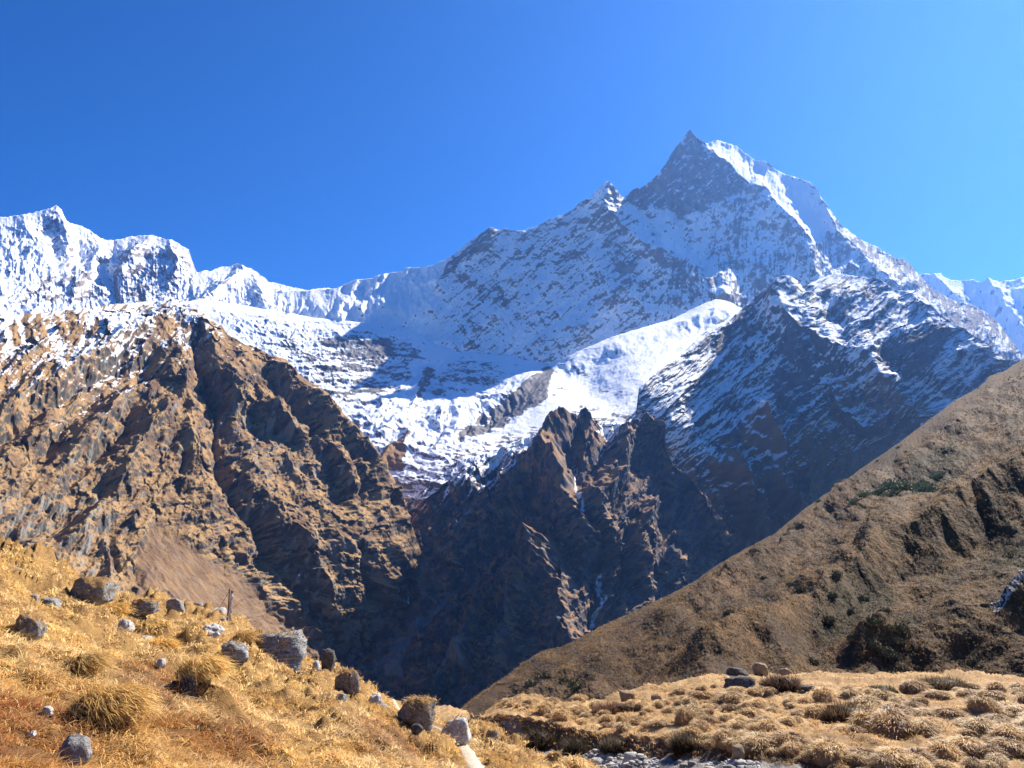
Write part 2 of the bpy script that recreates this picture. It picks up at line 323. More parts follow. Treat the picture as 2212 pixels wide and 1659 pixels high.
sheet('pointed_snow_peak', 560, 2236, 1.4, G_top, [(560, 800), (1100, 860), (1300, 830), (1560, 760), (1750, 760), (2000, 800), (2230, 840)],
      ctrl=[(560, 640, 6400), (728, 622, 6250), (942, 570, 5900), (1058, 491, 5900), (1200, 470, 5850), (1313, 391, 5750), (1360, 425, 6000), (1492, 279, 6150),
            (1550, 302, 6330), (1651, 347, 6430), (1770, 410, 6500), (1865, 520, 6400), (1965, 568, 6200), (2102, 659, 5900), (2200, 750, 5400),
            (600, 750, 5500), (728, 700, 5400), (900, 740, 5250), (1100, 790, 5000), (1300, 760, 5000), (1480, 690, 5150), (1556, 655, 5200), (1600, 700, 5400), (1700, 640, 5650),
            (1850, 640, 5700), (2000, 720, 5300), (1420, 560, 5550), (1500, 560, 5750), (1130, 640, 5450), (1570, 450, 5960), (1700, 520, 6030), (1500, 420, 5950)],
      ribs=[(Z3([(1050, 105), (1200, 290), (1390, 445), (1500, 510), (1620, 640), (1720, 740), (1770, 840), (1800, 980)]), 46, .75),
            (Z3([(540, 425), (500, 520), (530, 620), (600, 700), (700, 800), (850, 870), (1000, 950), (1130, 1030), (1210, 1090), (1235, 1150)]), 60, .75),
            (Z3([(1840, 490), (1900, 620), (1950, 740), (2060, 830), (2110, 910), (2170, 975), (2300, 1080)]), 32, .8),
            (Z3([(770, 600), (800, 700), (850, 830), (1000, 900)]), 22, -.8), (Z3([(960, 600), (1010, 740), (1060, 880), (1120, 990), (1210, 1090)]), 24, -.9),
            (Z3([(1215, 170), (1330, 330), (1480, 460)]), 22, .35), (Z3([(1500, 300), (1560, 420), (1640, 560), (1700, 700)]), 26, .35),
            (Z3([(1640, 430), (1700, 560), (1760, 700)]), 22, -.3),
            (Z2([(1290, 265), (1150, 420), (1010, 600), (900, 740), (780, 860)]), 40, .55), (Z2([(1650, 220), (1500, 480), (1300, 740)]), 34, .3),
            (Z2([(1980, 60), (1900, 300), (1950, 480), (2050, 700), (1750, 1000)]), 44, .4), (Z2([(770, 515), (730, 620), (600, 760)]), 26, .7),
            (Z2([(460, 590), (430, 680), (370, 800)]), 22, .7), (Z2([(620, 560), (590, 650), (500, 770)]), 20, .6),
            (Z3([(1300, 560), (1250, 760), (1240, 960)]), 26, .35), (Z3([(1450, 640), (1430, 830), (1420, 1000)]), 26, .35)],
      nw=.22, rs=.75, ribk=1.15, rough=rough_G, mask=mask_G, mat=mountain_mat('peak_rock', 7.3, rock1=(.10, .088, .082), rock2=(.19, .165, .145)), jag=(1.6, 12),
      label='great pointed snow peak with a bare grey rock face and a long snow wall')

# ------------------------------------------------------------------ glacier bowl and snowfield
E_top = [(360, 665), (400, 652), (430, 645), (560, 665), (700, 690), (800, 697), (880, 708), (930, 742), (1000, 760), (1100, 768), (1180, 788), (1230, 768), (1320, 728),
         (1450, 690), (1510, 660), (1545, 647), (1570, 650), (1600, 664), (1640, 690), (1720, 740)]
def rough_E(L):
    a, b, u, v = L['a'], L['b'], L['u'], L['v']
    st = b + 5 * fbm(a / 60, b / 40, 3, 91)
    ter = lambda q, k: np.where(q % 1 < k, (q % 1) / k, (1 - q % 1) / (1 - k))
    ser = polymask([(430, 660), (700, 680), (880, 700), (900, 780), (760, 830), (700, 900), (600, 800), (520, 730)], u, v, 25) + .8 * polymask(Z2([(1060, 1050), (1350, 1080), (1400, 1200), (1080, 1280), (930, 1330), (950, 1200)]), u, v, 12)
    low = sstep(760, 830, v) * sstep(1180, 1000, u)
    x, y = rot(a, b, 25); x2, y2 = rot(a, b, 38)
    r = 1.4 * fbm(x / 45, y / 16, 5, 92, .6) + ser * (4 * ridged(a / 30 + .5 * pn(a / 20, b / 20, 7), b / 14, 5, 93, .65) + 8 * ter((b + 14 * fbm(a / 60, b / 40, 4, 295)) / 26, .35) + 2.5 * fbm(a / 8, b / 6, 4, 94, .6)) + low * (9 * ter((b + .08 * a + 16 * fbm(a / 70, b / 45, 4, 94)) / 34, .3) * sstep(-.4, .3, pn(a / 60, b / 40, 195) + .1) + 4 * ter((b + 10 * fbm(a / 30, b / 25, 4, 294)) / 15, .35) + 2.5 * ridged(a / 40 + .6 * pn(a / 30, b / 30, 8), st / 20, 5, 95, .65) + 6 * fbm(a / 70, b / 40, 3, 99))
    right = sstep(1180, 1260, u)
    r = r + right * (2.2 * fbm(x2 / 60, y2 / 18, 5, 96, .62) + 1.5 * ridged(x2 / 40, y2 / 25, 4, 197)) + 5 * fbm(a / 110, b / 80, 3, 97)
    strip = polymask(Z2([(1660, 1135), (1700, 1150), (1640, 1330), (1400, 1450), (1200, 1540), (1080, 1590), (1100, 1520), (1330, 1400), (1500, 1240)]), u, v, 9)
    xs, ys = rot(a, b, 36)
    return r + .35 * fbm(a / 6, b / 5, 2, 98) + strip * (5 * ridged(xs / 60, ys / 11, 4, 196, .6) + 2 * facet(xs / 14, ys / 6, 87)) + low * (1.5 * facet(a / 16, b / 7, 88))
def mask_E(L):
    a, b, u, v, N = L['a'], L['b'], L['wu'], L['wv'], L['N']
    lx, ly = rot(a, b, -6)
    n = .55 * fbm(lx / 50, ly / 14, 6, 16, .7) + 1.9 * L['nzr'] - .1 * polymask([(600, 720), (900, 740), (900, 850), (760, 900), (640, 800)], u, v, 30)
    rock = .42 * polymask([(600, 730), (700, 740), (840, 750), (900, 790), (860, 850), (760, 880), (700, 860), (640, 800)], u, v, 30) \
        + .5 * polymask([(690, 735), (760, 725), (900, 745), (905, 775), (760, 770)], u, v, 10) \
        + .75 * polymask(Z2([(910, 1140), (950, 1190), (900, 1290), (830, 1330), (850, 1230)]), u, v, 5) \
        + 1.0 * polymask(Z2([(1660, 1135), (1700, 1150), (1640, 1330), (1400, 1450), (1200, 1540), (1080, 1590), (1100, 1520), (1330, 1400), (1500, 1240)]), u, v, 7) \
        + .35 * polymask(Z2([(1060, 1050), (1350, 1080), (1400, 1200), (1080, 1280), (930, 1330), (950, 1200)]), u, v, 12) \
        + .16 * polymask([(1180, 800), (1240, 790), (1360, 870), (1300, 905), (1200, 930), (1090, 985), (1000, 990)], u, v, 16) \
        + .4 * sstep(-22, 14, v - interp([(780, 1000), (870, 1040), (1000, 985), (1110, 950), (1270, 892), (1390, 880), (1600, 900)], u)) \
        + .25 * polymask([(700, 880), (800, 900), (870, 960), (800, 990)], u, v, 15)
    br = polymask(Z6([(800, 230), (760, 290), (785, 400), (720, 440), (640, 420), (615, 350), (690, 280)]), u, v, 4)
    sn = sstep(-.10, .10, n * .85 + .5 - rock * 1.1 + .5 * (N[..., 2] - .75) - 3 * br)
    ice = polymask([(560, 690), (700, 700), (890, 705), (895, 770), (760, 760), (640, 760)], u, v, 20)
    return sn, np.maximum(br, sstep(.72, .95, rock + .2 * pn(a / 15, b / 15, 23)) * .8 * sstep(-40, 0, v - interp([(780, 1000), (870, 1040), (1000, 985), (1110, 950), (1270, 892), (1390, 880), (1600, 900)], u))), .35 * ice * sstep(0, .4, pn(a / 30, b / 20, 24)), .6
sheet('glacier', 372, 1690, 1.5, E_top, [(360, 900), (560, 1000), (780, 1120), (870, 1115), (913, 1090), (980, 1030), (1110, 985), (1240, 932), (1392, 915), (1500, 900), (1700, 900)],
      ctrl=[(360, 650, 5600), (560, 665, 5600), (700, 690, 5400), (880, 705, 5250), (930, 742, 5100), (1100, 768, 4900), (1180, 790, 4750), (1230, 768, 4550),
            (1450, 690, 4750), (1560, 648, 4800), (1640, 690, 4300), (560, 760, 4600), (700, 830, 4150), (800, 950, 3450), (870, 1080, 2620), (930, 860, 4250), (1040, 855, 4250), (1000, 800, 4750),
            (1150, 800, 4550), (1270, 850, 3600), (1390, 860, 3060), (1270, 900, 2960), (1110, 960, 2850), (1500, 750, 3850), (1000, 990, 2740), (1180, 840, 3800),
            (360, 900, 3600), (800, 1160, 2700), (1400, 1000, 2800), (1700, 1000, 2800)],
      ribs=[([(1590, 655), (1450, 695), (1320, 735), (1225, 775), (1100, 870), (960, 900)], 40, .8), (Z2([(910, 1150), (870, 1250), (780, 1400), (640, 1500)]), 18, 1.0),
            (Z2([(630, 1300), (640, 1400), (560, 1490), (490, 1500)]), 14, .8), (Z2([(1660, 1140), (1400, 1420), (1100, 1560)]), 22, -.9),
            (Z2([(1050, 1340), (1060, 1440), (900, 1640)]), 14, -.7), (Z2([(770, 1190), (700, 1350), (480, 1480)]), 20, .6),
            (Z6([(790, 235), (760, 290), (690, 310), (640, 400)]), 26, .9)],
      nw=.4, rs=.7, ribk=0.9, rough=rough_E, mask=mask_E, mat=mountain_mat('glacier_ice', 5.2, rock1=(.10, .095, .10), rock2=(.2, .19, .19), scree=(.42, .47, .5), bump=.3), jag=(1.2, 22),
      label='white glacier bowl and sunlit snowfield below the pointed peak', cat='glacier')

# ------------------------------------------------------------------ dark rocky ridge on the right, slanting beds dusted with snow
F_top = [(1340, 1000), (1372, 905), (1380, 840), (1394, 825), (1433, 795), (1491, 748), (1530, 709), (1573, 684), (1577, 690), (1603, 665), (1631, 641), (1677, 610), (1695, 601), (1709, 597),
         (1723, 606), (1733, 619), (1751, 613), (1772, 601), (1807, 590), (1835, 594), (1877, 600), (1902, 603), (1923, 620), (1937, 629), (1962, 627), (1976, 627),
         (1997, 643), (2025, 673), (2053, 694), (2081, 710), (2102, 726), (2124, 733), (2148, 757), (2173, 775), (2208, 779), (2350, 800), (2500, 830)]
F_dark = [Z4([(780, 560), (900, 590), (1050, 680), (960, 850), (880, 960), (800, 1060), (690, 1010), (690, 800)]),
          Z4([(1330, 700), (1500, 600), (1830, 545), (1720, 700), (1560, 880), (1400, 870), (1320, 800)]),
          Z4([(640, 290), (720, 300), (760, 370), (560, 500), (420, 640), (260, 800), (330, 640), (480, 430)])]
def rough_F(L):
    a, b, u, v = L['a'], L['b'], L['u'], L['v']
    x, y = rot(a, b, 41)                                                 # along the beds, across the beds
    y = y + 4 * fbm(a / 50, b / 50, 3, 101)
    beds = ridged(x / 100, y / 14, 5, 102, .65)
    ledge = np.abs(((y / 21 + 1.0 * fbm(x / 60, y / 40, 3, 103)) % 1) - .3)
    q = sstep(-.3, .4, fbm(a / 60, b / 50, 3, 198))
    return (3.2 * beds + 2.5 * ledge) * (.25 + .75 * q) + 22 * ridged(x / 170, y / 70, 4, 104, .5) + 4.5 * facet(x / 36 + .3 * pn(a / 14, b / 14, 8), y / 12, 89) + 1.8 * facet(x / 14, y / 5.5, 90) + 1.0 * fbm(a / 9, b / 9, 3, 105) + 3 * ridged(a / 26, b / 34, 3, 106) * sstep(900, 1000, v)
def mask_F(L):
    a, b, u, v, N, off = L['a'], L['b'], L['wu'], L['wv'], L['N'], L['off'] - L['ribs']
    x, y = rot(a, b, 41); y = y + 4 * fbm(a / 50, b / 50, 3, 101)
    n = fbm(x / 110, y / 10, 6, 18, .72) * .7 + .7 * fbm(a / 60, b / 45, 5, 19, .6) + 1.7 * L['nzr'] + .5 * (N[..., 2] - .5)
    dk = sum(polymask(p, u, v, 12) for p in F_dark)
    line = interp([(1378, 930), (1500, 960), (1600, 930), (1700, 880), (1760, 870), (1830, 850), (1900, 840), (2000, 870), (2050, 860), (2120, 800), (2200, 770)], u)
    alt = (line - v) / 95
    bright = polymask(Z4([(800, 450), (960, 400), (1060, 440), (960, 540), (880, 560)]), u, v, 8)
    sn = .92 * sstep(-.20, .20, n - .26 + np.clip(alt, -2.0, .26) - 1.0 * np.clip(dk, 0, 1) + .7 * bright)
    gr = sstep(-.15, .25, (v - line) / 130 + .5 * fbm(a / 30, b / 30, 4, 20) + .55 * np.clip(L['ribs'] / 18, 0, 1) - .30)
    return sn, gr, 0, .45 + .4 * pn(a / 20, b / 20, 25)
sheet('rocky_ridge', 1344, 2480, 1.4, F_top, [(1340, 1240), (1550, 1300), (1700, 1240), (1900, 1060), (2100, 940), (2500, 900)],
      ctrl=[(1344, 1000, 2850), (1380, 838, 2840), (1491, 748, 3300), (1603, 665, 3750), (1709, 597, 3800), (1807, 590, 3750), (1902, 603, 3520), (1976, 627, 3350), (2081, 710, 2900),
            (2173, 775, 2600), (2350, 800, 2350), (2500, 830, 2200), (1430, 900, 2790), (1500, 1000, 2800), (1600, 1150, 2850), (1700, 1120, 2880), (1850, 1000, 2900),
            (2000, 900, 2780), (1691, 659, 3500), (1740, 729, 3250), (1849, 765, 2950), (1960, 880, 2820), (1640, 950, 2950), (2100, 860, 2600), (1550, 860, 3080), (1340, 1240, 2750), (1550, 1300, 2650), (2480, 900, 2100)],
      ribs=[(Z4([(780, 228), (730, 400), (770, 520), (870, 600), (1000, 680), (1170, 705), (1290, 830), (1400, 930), (1500, 1020), (1650, 1130)]), 60, 0.75),
            (Z4([(1075, 940), (1110, 1050), (1250, 1140)]), 29, 1.96), (Z4([(560, 1160), (640, 1300), (590, 1480), (700, 1600), (790, 1659), (840, 1720)]), 46, 2.17),
            (Z4([(360, 1380), (440, 1540), (490, 1659), (560, 1780)]), 41, 2.17), (Z4([(880, 1530), (900, 1640), (930, 1720)]), 18, 1.96), (Z4([(540, 1580), (570, 1680)]), 18, 1.74),
            (Z4([(240, 1150), (320, 1320), (400, 1480), (500, 1640)]), 26, -.8), (Z4([(900, 620), (1000, 830), (880, 1000)]), 30, -.5),
            (Z4([(1380, 760), (1500, 900), (1560, 1000)]), 40, -.6), (Z4([(1330, 240), (1600, 360), (1840, 545), (1960, 610), (2100, 740)]), 34, 0.50),
            (Z4([(860, 290), (1000, 400), (1180, 700)]), 30, -.5), (Z4([(690, 260), (400, 500), (150, 700)]), 24, 0.60)],
      nw=.5, rs=.8, ribk=1.25, rough=rough_F, mask=mask_F, mat=mountain_mat('ridge_rock', 4.0, rock1=(.05, .05, .055), rock2=(.12, .11, .105)), jag=(1.8, 14),
      label='dark rocky ridge of slanting beds dusted with snow, right of the snowfield')

# ------------------------------------------------------------------ dark central spur
S_top = [(700, 1400), (760, 1290), (850, 1110), (880, 1085), (913, 1060), (940, 1040), (980, 1000), (1040, 982),
         (1110, 955), (1180, 928), (1225, 915), (1250, 902), (1269, 893), (1285, 906), (1305, 916), (1330, 914), (1350, 914), (1370, 900), (1382, 890), (1392, 882), (1402, 892), (1425, 925), (1434, 965), (1455, 1005), (1491, 1030), (1515, 1065), (1535, 1098), (1552, 1140),
         (1558, 1160), (1590, 1230), (1640, 1300)]
def rough_S(L):
    a, b, u, v = L['a'], L['b'], L['u'], L['v']
    x, y = rot(a, b, 52); x2, y2 = rot(a, b, 86)
    dg = ridged(x / 90, y / 13, 4, 111, .6)
    return 4 * dg + 24 * ridged(x / 170, y / 60, 4, 112, .5) + 3 * ridged(a / 24, b / 36, 4, 113, .6) + 24 * facet(a / 38 + .35 * pn(a / 16, b / 16, 8), b / 52, 91) + 9 * facet(a / 15 + .3 * pn(a / 7, b / 7, 9), b / 20, 92) + 2.4 * facet(a / 6, b / 7, 93) + 1.2 * fbm(a / 8, b / 8, 3, 114) + 4 * ridged(x2 / 70, y2 / 20, 3, 115)
S_chute = [Z6(p) for p in ([(1100, 1150), (1060, 1170), (880, 1330), (660, 1560), (560, 1700), (760, 1700), (800, 1520), (960, 1330)], [(1170, 640), (1130, 700), (1080, 820), (1110, 810), (1190, 670)],
           [(1400, 360), (1370, 400), (1290, 530), (1330, 520), (1400, 420)], [(990, 930), (960, 960), (890, 1060), (920, 1040)], [(980, 1660), (1090, 1480), (1180, 1480), (1170, 1700)])]
S_fall = [Z6([(1825, 430), (1812, 500), (1818, 620), (1840, 740)]), Z6([(1975, 1060), (1978, 1150), (1995, 1220), (1960, 1300), (1948, 1360)]), Z6([(740, 590), (772, 640)]), Z6([(800, 1130), (795, 1170), (800, 1260)])]
def mask_S(L):
    a, b, u, v, N = L['a'], L['b'], L['wu'], L['wv'], L['N']
    x, y = rot(a, b, 50)
    line = interp([(860, 1070), (940, 1035), (1000, 1035), (1100, 1005), (1180, 960), (1235, 950), (1268, 915), (1310, 985), (1345, 970), (1390, 900), (1500, 900)], u)
    dd = v - line
    n = fbm(x / 60, y / 7, 5, 28, .62) + .8 * (N[..., 2] - .5)
    sn = sstep(-.16, .16, n * .8 + .06 - dd / 75 - .6 * np.clip(L['ribs'] / 24, 0, 1))
    uu, vv = L['u'] + 2 * pn(a / 9, b / 9, 3), L['v']
    for i, w in enumerate(S_fall):
        w_ = (2.6, 5.5, 2.5, 2.0)[i]
        sn = np.maximum(sn, sstep(w_, w_ * .4, segdist(w, uu, vv)[0]) * sstep(-.5, .1, pn(a / 6, b / 9, 29)))
    ch = np.clip(sum(polymask(p, u, v, 4) for p in S_chute), 0, 1)
    st = sstep(.28, .5, fbm(x / 40, y / 8, 4, 30)) * .45
    gr = sstep(-.2, .25, .8 * fbm(a / 20, b / 26, 6, 31, .68) + .9 * (N[..., 2] - .42) + 1.2 * L['nzr'] + .25)
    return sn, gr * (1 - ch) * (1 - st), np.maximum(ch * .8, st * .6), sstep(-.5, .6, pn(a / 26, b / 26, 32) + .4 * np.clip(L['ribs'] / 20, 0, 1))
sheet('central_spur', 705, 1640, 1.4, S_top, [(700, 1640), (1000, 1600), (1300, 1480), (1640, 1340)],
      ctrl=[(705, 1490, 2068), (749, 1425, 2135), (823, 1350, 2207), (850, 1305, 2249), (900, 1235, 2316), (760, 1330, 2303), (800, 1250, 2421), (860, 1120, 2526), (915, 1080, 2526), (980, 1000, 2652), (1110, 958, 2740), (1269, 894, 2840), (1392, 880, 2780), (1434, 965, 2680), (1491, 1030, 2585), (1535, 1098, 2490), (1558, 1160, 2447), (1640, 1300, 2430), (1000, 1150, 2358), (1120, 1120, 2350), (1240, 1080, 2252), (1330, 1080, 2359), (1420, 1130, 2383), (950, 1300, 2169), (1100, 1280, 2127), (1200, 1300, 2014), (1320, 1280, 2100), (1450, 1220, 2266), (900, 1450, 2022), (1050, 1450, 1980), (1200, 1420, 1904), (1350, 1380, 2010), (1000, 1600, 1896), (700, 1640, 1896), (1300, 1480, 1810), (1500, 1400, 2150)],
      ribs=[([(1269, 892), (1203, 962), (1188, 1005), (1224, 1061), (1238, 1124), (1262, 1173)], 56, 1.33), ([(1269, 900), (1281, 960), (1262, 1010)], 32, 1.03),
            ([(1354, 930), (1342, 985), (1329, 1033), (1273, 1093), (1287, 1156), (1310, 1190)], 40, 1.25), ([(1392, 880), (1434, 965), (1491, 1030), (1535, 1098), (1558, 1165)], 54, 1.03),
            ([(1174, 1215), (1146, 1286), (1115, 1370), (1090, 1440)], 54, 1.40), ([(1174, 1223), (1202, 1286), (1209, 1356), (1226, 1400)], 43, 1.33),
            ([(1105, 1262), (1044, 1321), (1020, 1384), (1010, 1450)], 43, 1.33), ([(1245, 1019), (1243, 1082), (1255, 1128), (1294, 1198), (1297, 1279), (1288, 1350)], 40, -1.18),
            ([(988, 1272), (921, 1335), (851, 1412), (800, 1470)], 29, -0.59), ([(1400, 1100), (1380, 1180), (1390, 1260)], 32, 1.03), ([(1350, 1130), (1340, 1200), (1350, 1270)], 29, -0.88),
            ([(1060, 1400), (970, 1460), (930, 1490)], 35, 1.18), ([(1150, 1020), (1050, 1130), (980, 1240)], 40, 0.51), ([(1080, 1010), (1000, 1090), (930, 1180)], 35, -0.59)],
      nw=.6, rs=.5, ribk=1.15, rough=rough_S, mask=mask_S, mat=mountain_mat('shade_blue_spur_rock', 2.6, rock1=(.035, .040, .055), rock2=(.095, .098, .115), grass1=(.31, .175, .08), grass2=(.085, .056, .047), scree=(.2, .2, .2)), jag=(2.0, 16),  # blue of the gorge shade is put into the grey rock colours
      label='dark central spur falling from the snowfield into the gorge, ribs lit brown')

# ------------------------------------------------------------------ big brown mountain on the left
D_top = [(-300, 700), (-100, 692), (0, 686), (53, 679), (116, 672), (176, 668), (228, 658), (288, 654), (352, 649), (374, 645), (387, 649), (411, 656), (432, 672), (453, 689), (478, 703),
         (492, 721), (506, 731), (527, 742), (562, 753), (583, 767), (619, 777), (633, 791), (650, 812), (685, 833), (710, 851), (738, 890), (777, 925), (800, 958), (830, 1000), (850, 1032),
         (863, 1061), (876, 1082), (883, 1117), (893, 1142), (900, 1170), (909, 1195), (913, 1215), (918, 1260), (960, 1500)]
D_scree = [(316, 1150), (352, 1148), (420, 1190), (503, 1235), (570, 1290), (640, 1345), (720, 1430), (640, 1500), (380, 1330), (262, 1262), (300, 1200)]
D_pins = [[(60, 1010), (70, 900), (100, 850), (112, 900), (115, 1010)], [(150, 980), (145, 850), (170, 798), (190, 830), (210, 970)], [(240, 970), (222, 830), (240, 805), (265, 850), (290, 960)],
          [(350, 960), (335, 850), (355, 785), (380, 840), (410, 980)], [(430, 970), (410, 820), (425, 775), (450, 810), (470, 900), (490, 800), (500, 860), (470, 960)],
          [(560, 950), (590, 850), (610, 900), (600, 960)], [(920, 960), (980, 880), (1030, 830), (1060, 860), (1040, 960)], [(970, 790), (1020, 745), (1040, 780)]]
def rough_D(L):
    a, b, u, v = L['a'], L['b'], L['u'], L['v']
    scr = polymask(D_scree, u, v, 12)
    k = sstep(250, 520, u + (v - 1000) * -.1)
    x1, y1 = rot(a, b, 52); x2, y2 = rot(a, b, -56)
    gl = ridged(x1 / 170 + .3 * pn(a / 50, b / 50, 3), y1 / 50, 3, 121, .42); gr_ = ridged(x2 / 150 + .3 * pn(a / 50, b / 50, 4), y2 / 50, 3, 122, .42)
    sy = b - .12 * a + 5 * fbm(a / 40, b / 40, 3, 123)
    led = ridged(a / 60, sy / 9, 3, 124, .6)
    stp = ((sy / 34 + .7 * pn(a / 80, b / 80, 125)) % 1)
    stp = np.where(stp < .75, stp / .75, (1 - stp) / .25)
    clf = sstep(-.1, .35, pn(a / 90, b / 60, 126) + .15)
    r = 20 * (gl * (1 - k) + gr_ * k) + 3.0 * led + 14 * stp * clf + 12 * ridged(a / 120, b / 120, 3, 127) + 15 * facet(a / 52 + .35 * pn(a / 18, b / 18, 8), b / 44, 94) + 5 * facet(a / 18 + .3 * pn(a / 8, b / 8, 9), b / 14, 95) + 2.2 * facet(a / 8, b / 6, 96) + 1.6 * ridged(a / 16, b / 20, 4, 128) + 1.1 * fbm(a / 6, b / 6, 3, 129)
    pin = sum(polymask(Z1(p), u, v, 9) for p in D_pins)
    return r * (1 - .72 * scr) + scr * (3.0 * ridged(x2 / 70, y2 / 20, 4, 130, .6) + 1.0 * fbm(a / 7, b / 7, 4, 139)) + 9 * pin
def mask_D(L):
    a, b, u, v, N = L['a'], L['b'], L['wu'], L['wv'], L['N']
    scr = polymask(D_scree, u, v, 8)
    line = interp([(-200, 790), (0, 790), (60, 775), (150, 780), (250, 770), (330, 730), (420, 715), (455, 690), (470, 680), (650, 700), (900, 850)], u)
    x, y = rot(a, b, 48)
    n = .75 * fbm(x / 40, y / 9, 5, 33, .62) + .6 * (N[..., 2] - .5) - .55 * pn(u / 26, v / 160, 34) * sstep(330, 250, u)
    dd = (line - v)
    pin = sum(polymask(Z1(p), u, v, 5) for p in D_pins)
    sn = sstep(-.12, .12, n * 1.2 + 1.3 * L['nzr'] - .44 + np.clip(dd / 110, -3, .42) - 1.6 * pin)
    sn = sn * (1 - .9 * polymask(Z1([(1165, 735), (1290, 850), (1380, 930), (1290, 940), (1250, 880)]), u, v, 5))
    stz = fbm(a / 16, b / 34, 4, 36)
    cliff = polymask([(470, 890), (640, 900), (700, 985), (680, 1060), (600, 1080), (480, 1000)], u, v, 20) + polymask([(640, 1130), (800, 1180), (860, 1290), (700, 1330), (620, 1230)], u, v, 30) * .7 \
        + polymask([(-50, 1080), (220, 1080), (260, 1180), (200, 1260), (-50, 1260)], u, v, 14) + polymask([(690, 1380), (770, 1330), (860, 1310), (760, 1460)], u, v, 10) * 1.5
    gr = sstep(-.2, .16, .45 * fbm(a / 20, b / 16, 5, 35, .65) + 1.6 * (N[..., 2] - .45) + 1.0 * L['nzr'] + .54 - .42 * cliff)
    gr = np.maximum(gr, scr * sstep(-.45, -.1, fbm(a / 9, b / 9, 4, 138)))
    lt = (1 - gr) * sstep(.25, .7, stz + .40 * cliff) * .7
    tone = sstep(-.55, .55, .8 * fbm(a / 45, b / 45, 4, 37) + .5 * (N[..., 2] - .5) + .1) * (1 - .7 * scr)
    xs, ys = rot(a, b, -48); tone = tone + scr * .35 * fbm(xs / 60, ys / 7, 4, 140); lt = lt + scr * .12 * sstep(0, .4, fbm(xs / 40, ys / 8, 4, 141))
    return sn, gr, lt, np.clip(tone, 0, 1)
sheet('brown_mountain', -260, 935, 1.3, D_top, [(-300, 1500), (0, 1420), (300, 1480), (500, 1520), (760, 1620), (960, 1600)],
      ctrl=[(-260, 700, 1750), (0, 686, 2050), (200, 662, 2350), (374, 645, 2650), (480, 703, 2580), (620, 778, 2520), (738, 890, 2450), (800, 958, 2420), (870, 1070, 2420), (911, 1205, 2360),
            (850, 1305, 2249), (823, 1350, 2207), (749, 1425, 2135), (900, 1235, 2316), (760, 1550, 2100), (860, 1420, 2350), (940, 1300, 2550), (600, 1400, 1750), (400, 1300, 1400), (200, 1250, 1280), (0, 1180, 1200), (-260, 1130, 1050), (300, 900, 1900), (600, 1000, 2080), (100, 900, 1650),
            (450, 1100, 1720), (700, 1150, 1980), (0, 1420, 950), (500, 1520, 1150), (-260, 1500, 800), (960, 1600, 1500)],
      ribs=[([(334, 778), (211, 813), (105, 883), (0, 955), (-60, 990)], 37, -1.15), ([(316, 813), (225, 848), (158, 901), (88, 982)], 44, -1.22), ([(309, 862), (267, 918), (218, 985)], 33, -1.08),
            ([(218, 974), (176, 1024), (123, 1101)], 33, -1.08), ([(225, 1066), (141, 1125), (0, 1172), (-80, 1200)], 50, -1.35),
            ([(300, 720), (200, 770), (100, 840), (0, 900)], 37, 0.74), ([(352, 815), (250, 870), (190, 940), (120, 1030)], 35, 0.81), ([(352, 900), (292, 989), (225, 1076), (158, 1160)], 48, 1.08),
            ([(374, 645), (432, 672), (440, 740), (400, 800), (387, 901), (420, 1000), (440, 1100)], 50, 0.68),
            ([(420, 740), (428, 799), (461, 883), (471, 946), (482, 1024), (506, 1087), (548, 1129), (563, 1171), (572, 1215)], 39, -1.49),
            ([(461, 820), (527, 869), (622, 925), (689, 967), (740, 1040)], 48, 1.15), ([(540, 900), (560, 930), (640, 950)], 48, -1.08),
            ([(580, 813), (612, 865), (668, 929), (700, 989), (707, 1030), (730, 1080)], 35, -1.22), ([(738, 985), (770, 1031), (790, 1090)], 26, -1.08),
            ([(520, 1010), (560, 1060), (600, 1120), (650, 1180)], 37, 0.94), ([(600, 780), (680, 860), (760, 960), (830, 1060)], 44, 0.68),
            ([(500, 1180), (512, 1220)], 15, -1.62), ([(470, 1180), (480, 1215)], 13, -1.35), ([(780, 1190), (790, 1240), (800, 1290)], 26, -1.35), ([(850, 1200), (830, 1260), (850, 1310)], 33, 0.94),
            ([(640, 1150), (680, 1230), (720, 1310)], 33, 0.81), ([(600, 1230), (660, 1310), (740, 1400)], 26, -0.94), ([(235, 1190), (262, 1240)], 19, -1.49), ([(210, 1180), (230, 1270)], 24, 1.22), ([(290, 1230), (300, 1265)], 15, -1.08),
            ([(560, 1290), (640, 1390), (700, 1470)], 15, -0.81), ([(380, 870), (420, 930), (440, 990)], 22, -0.68), ([(392, 990), (390, 1030)], 17, -1.35)],
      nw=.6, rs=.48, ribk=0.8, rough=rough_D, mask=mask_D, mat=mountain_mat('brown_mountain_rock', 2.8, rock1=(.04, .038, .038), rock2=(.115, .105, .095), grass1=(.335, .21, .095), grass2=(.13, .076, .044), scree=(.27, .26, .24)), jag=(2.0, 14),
      label='big brown mountain with ribs, cliffs and a dusting of snow at the top left')

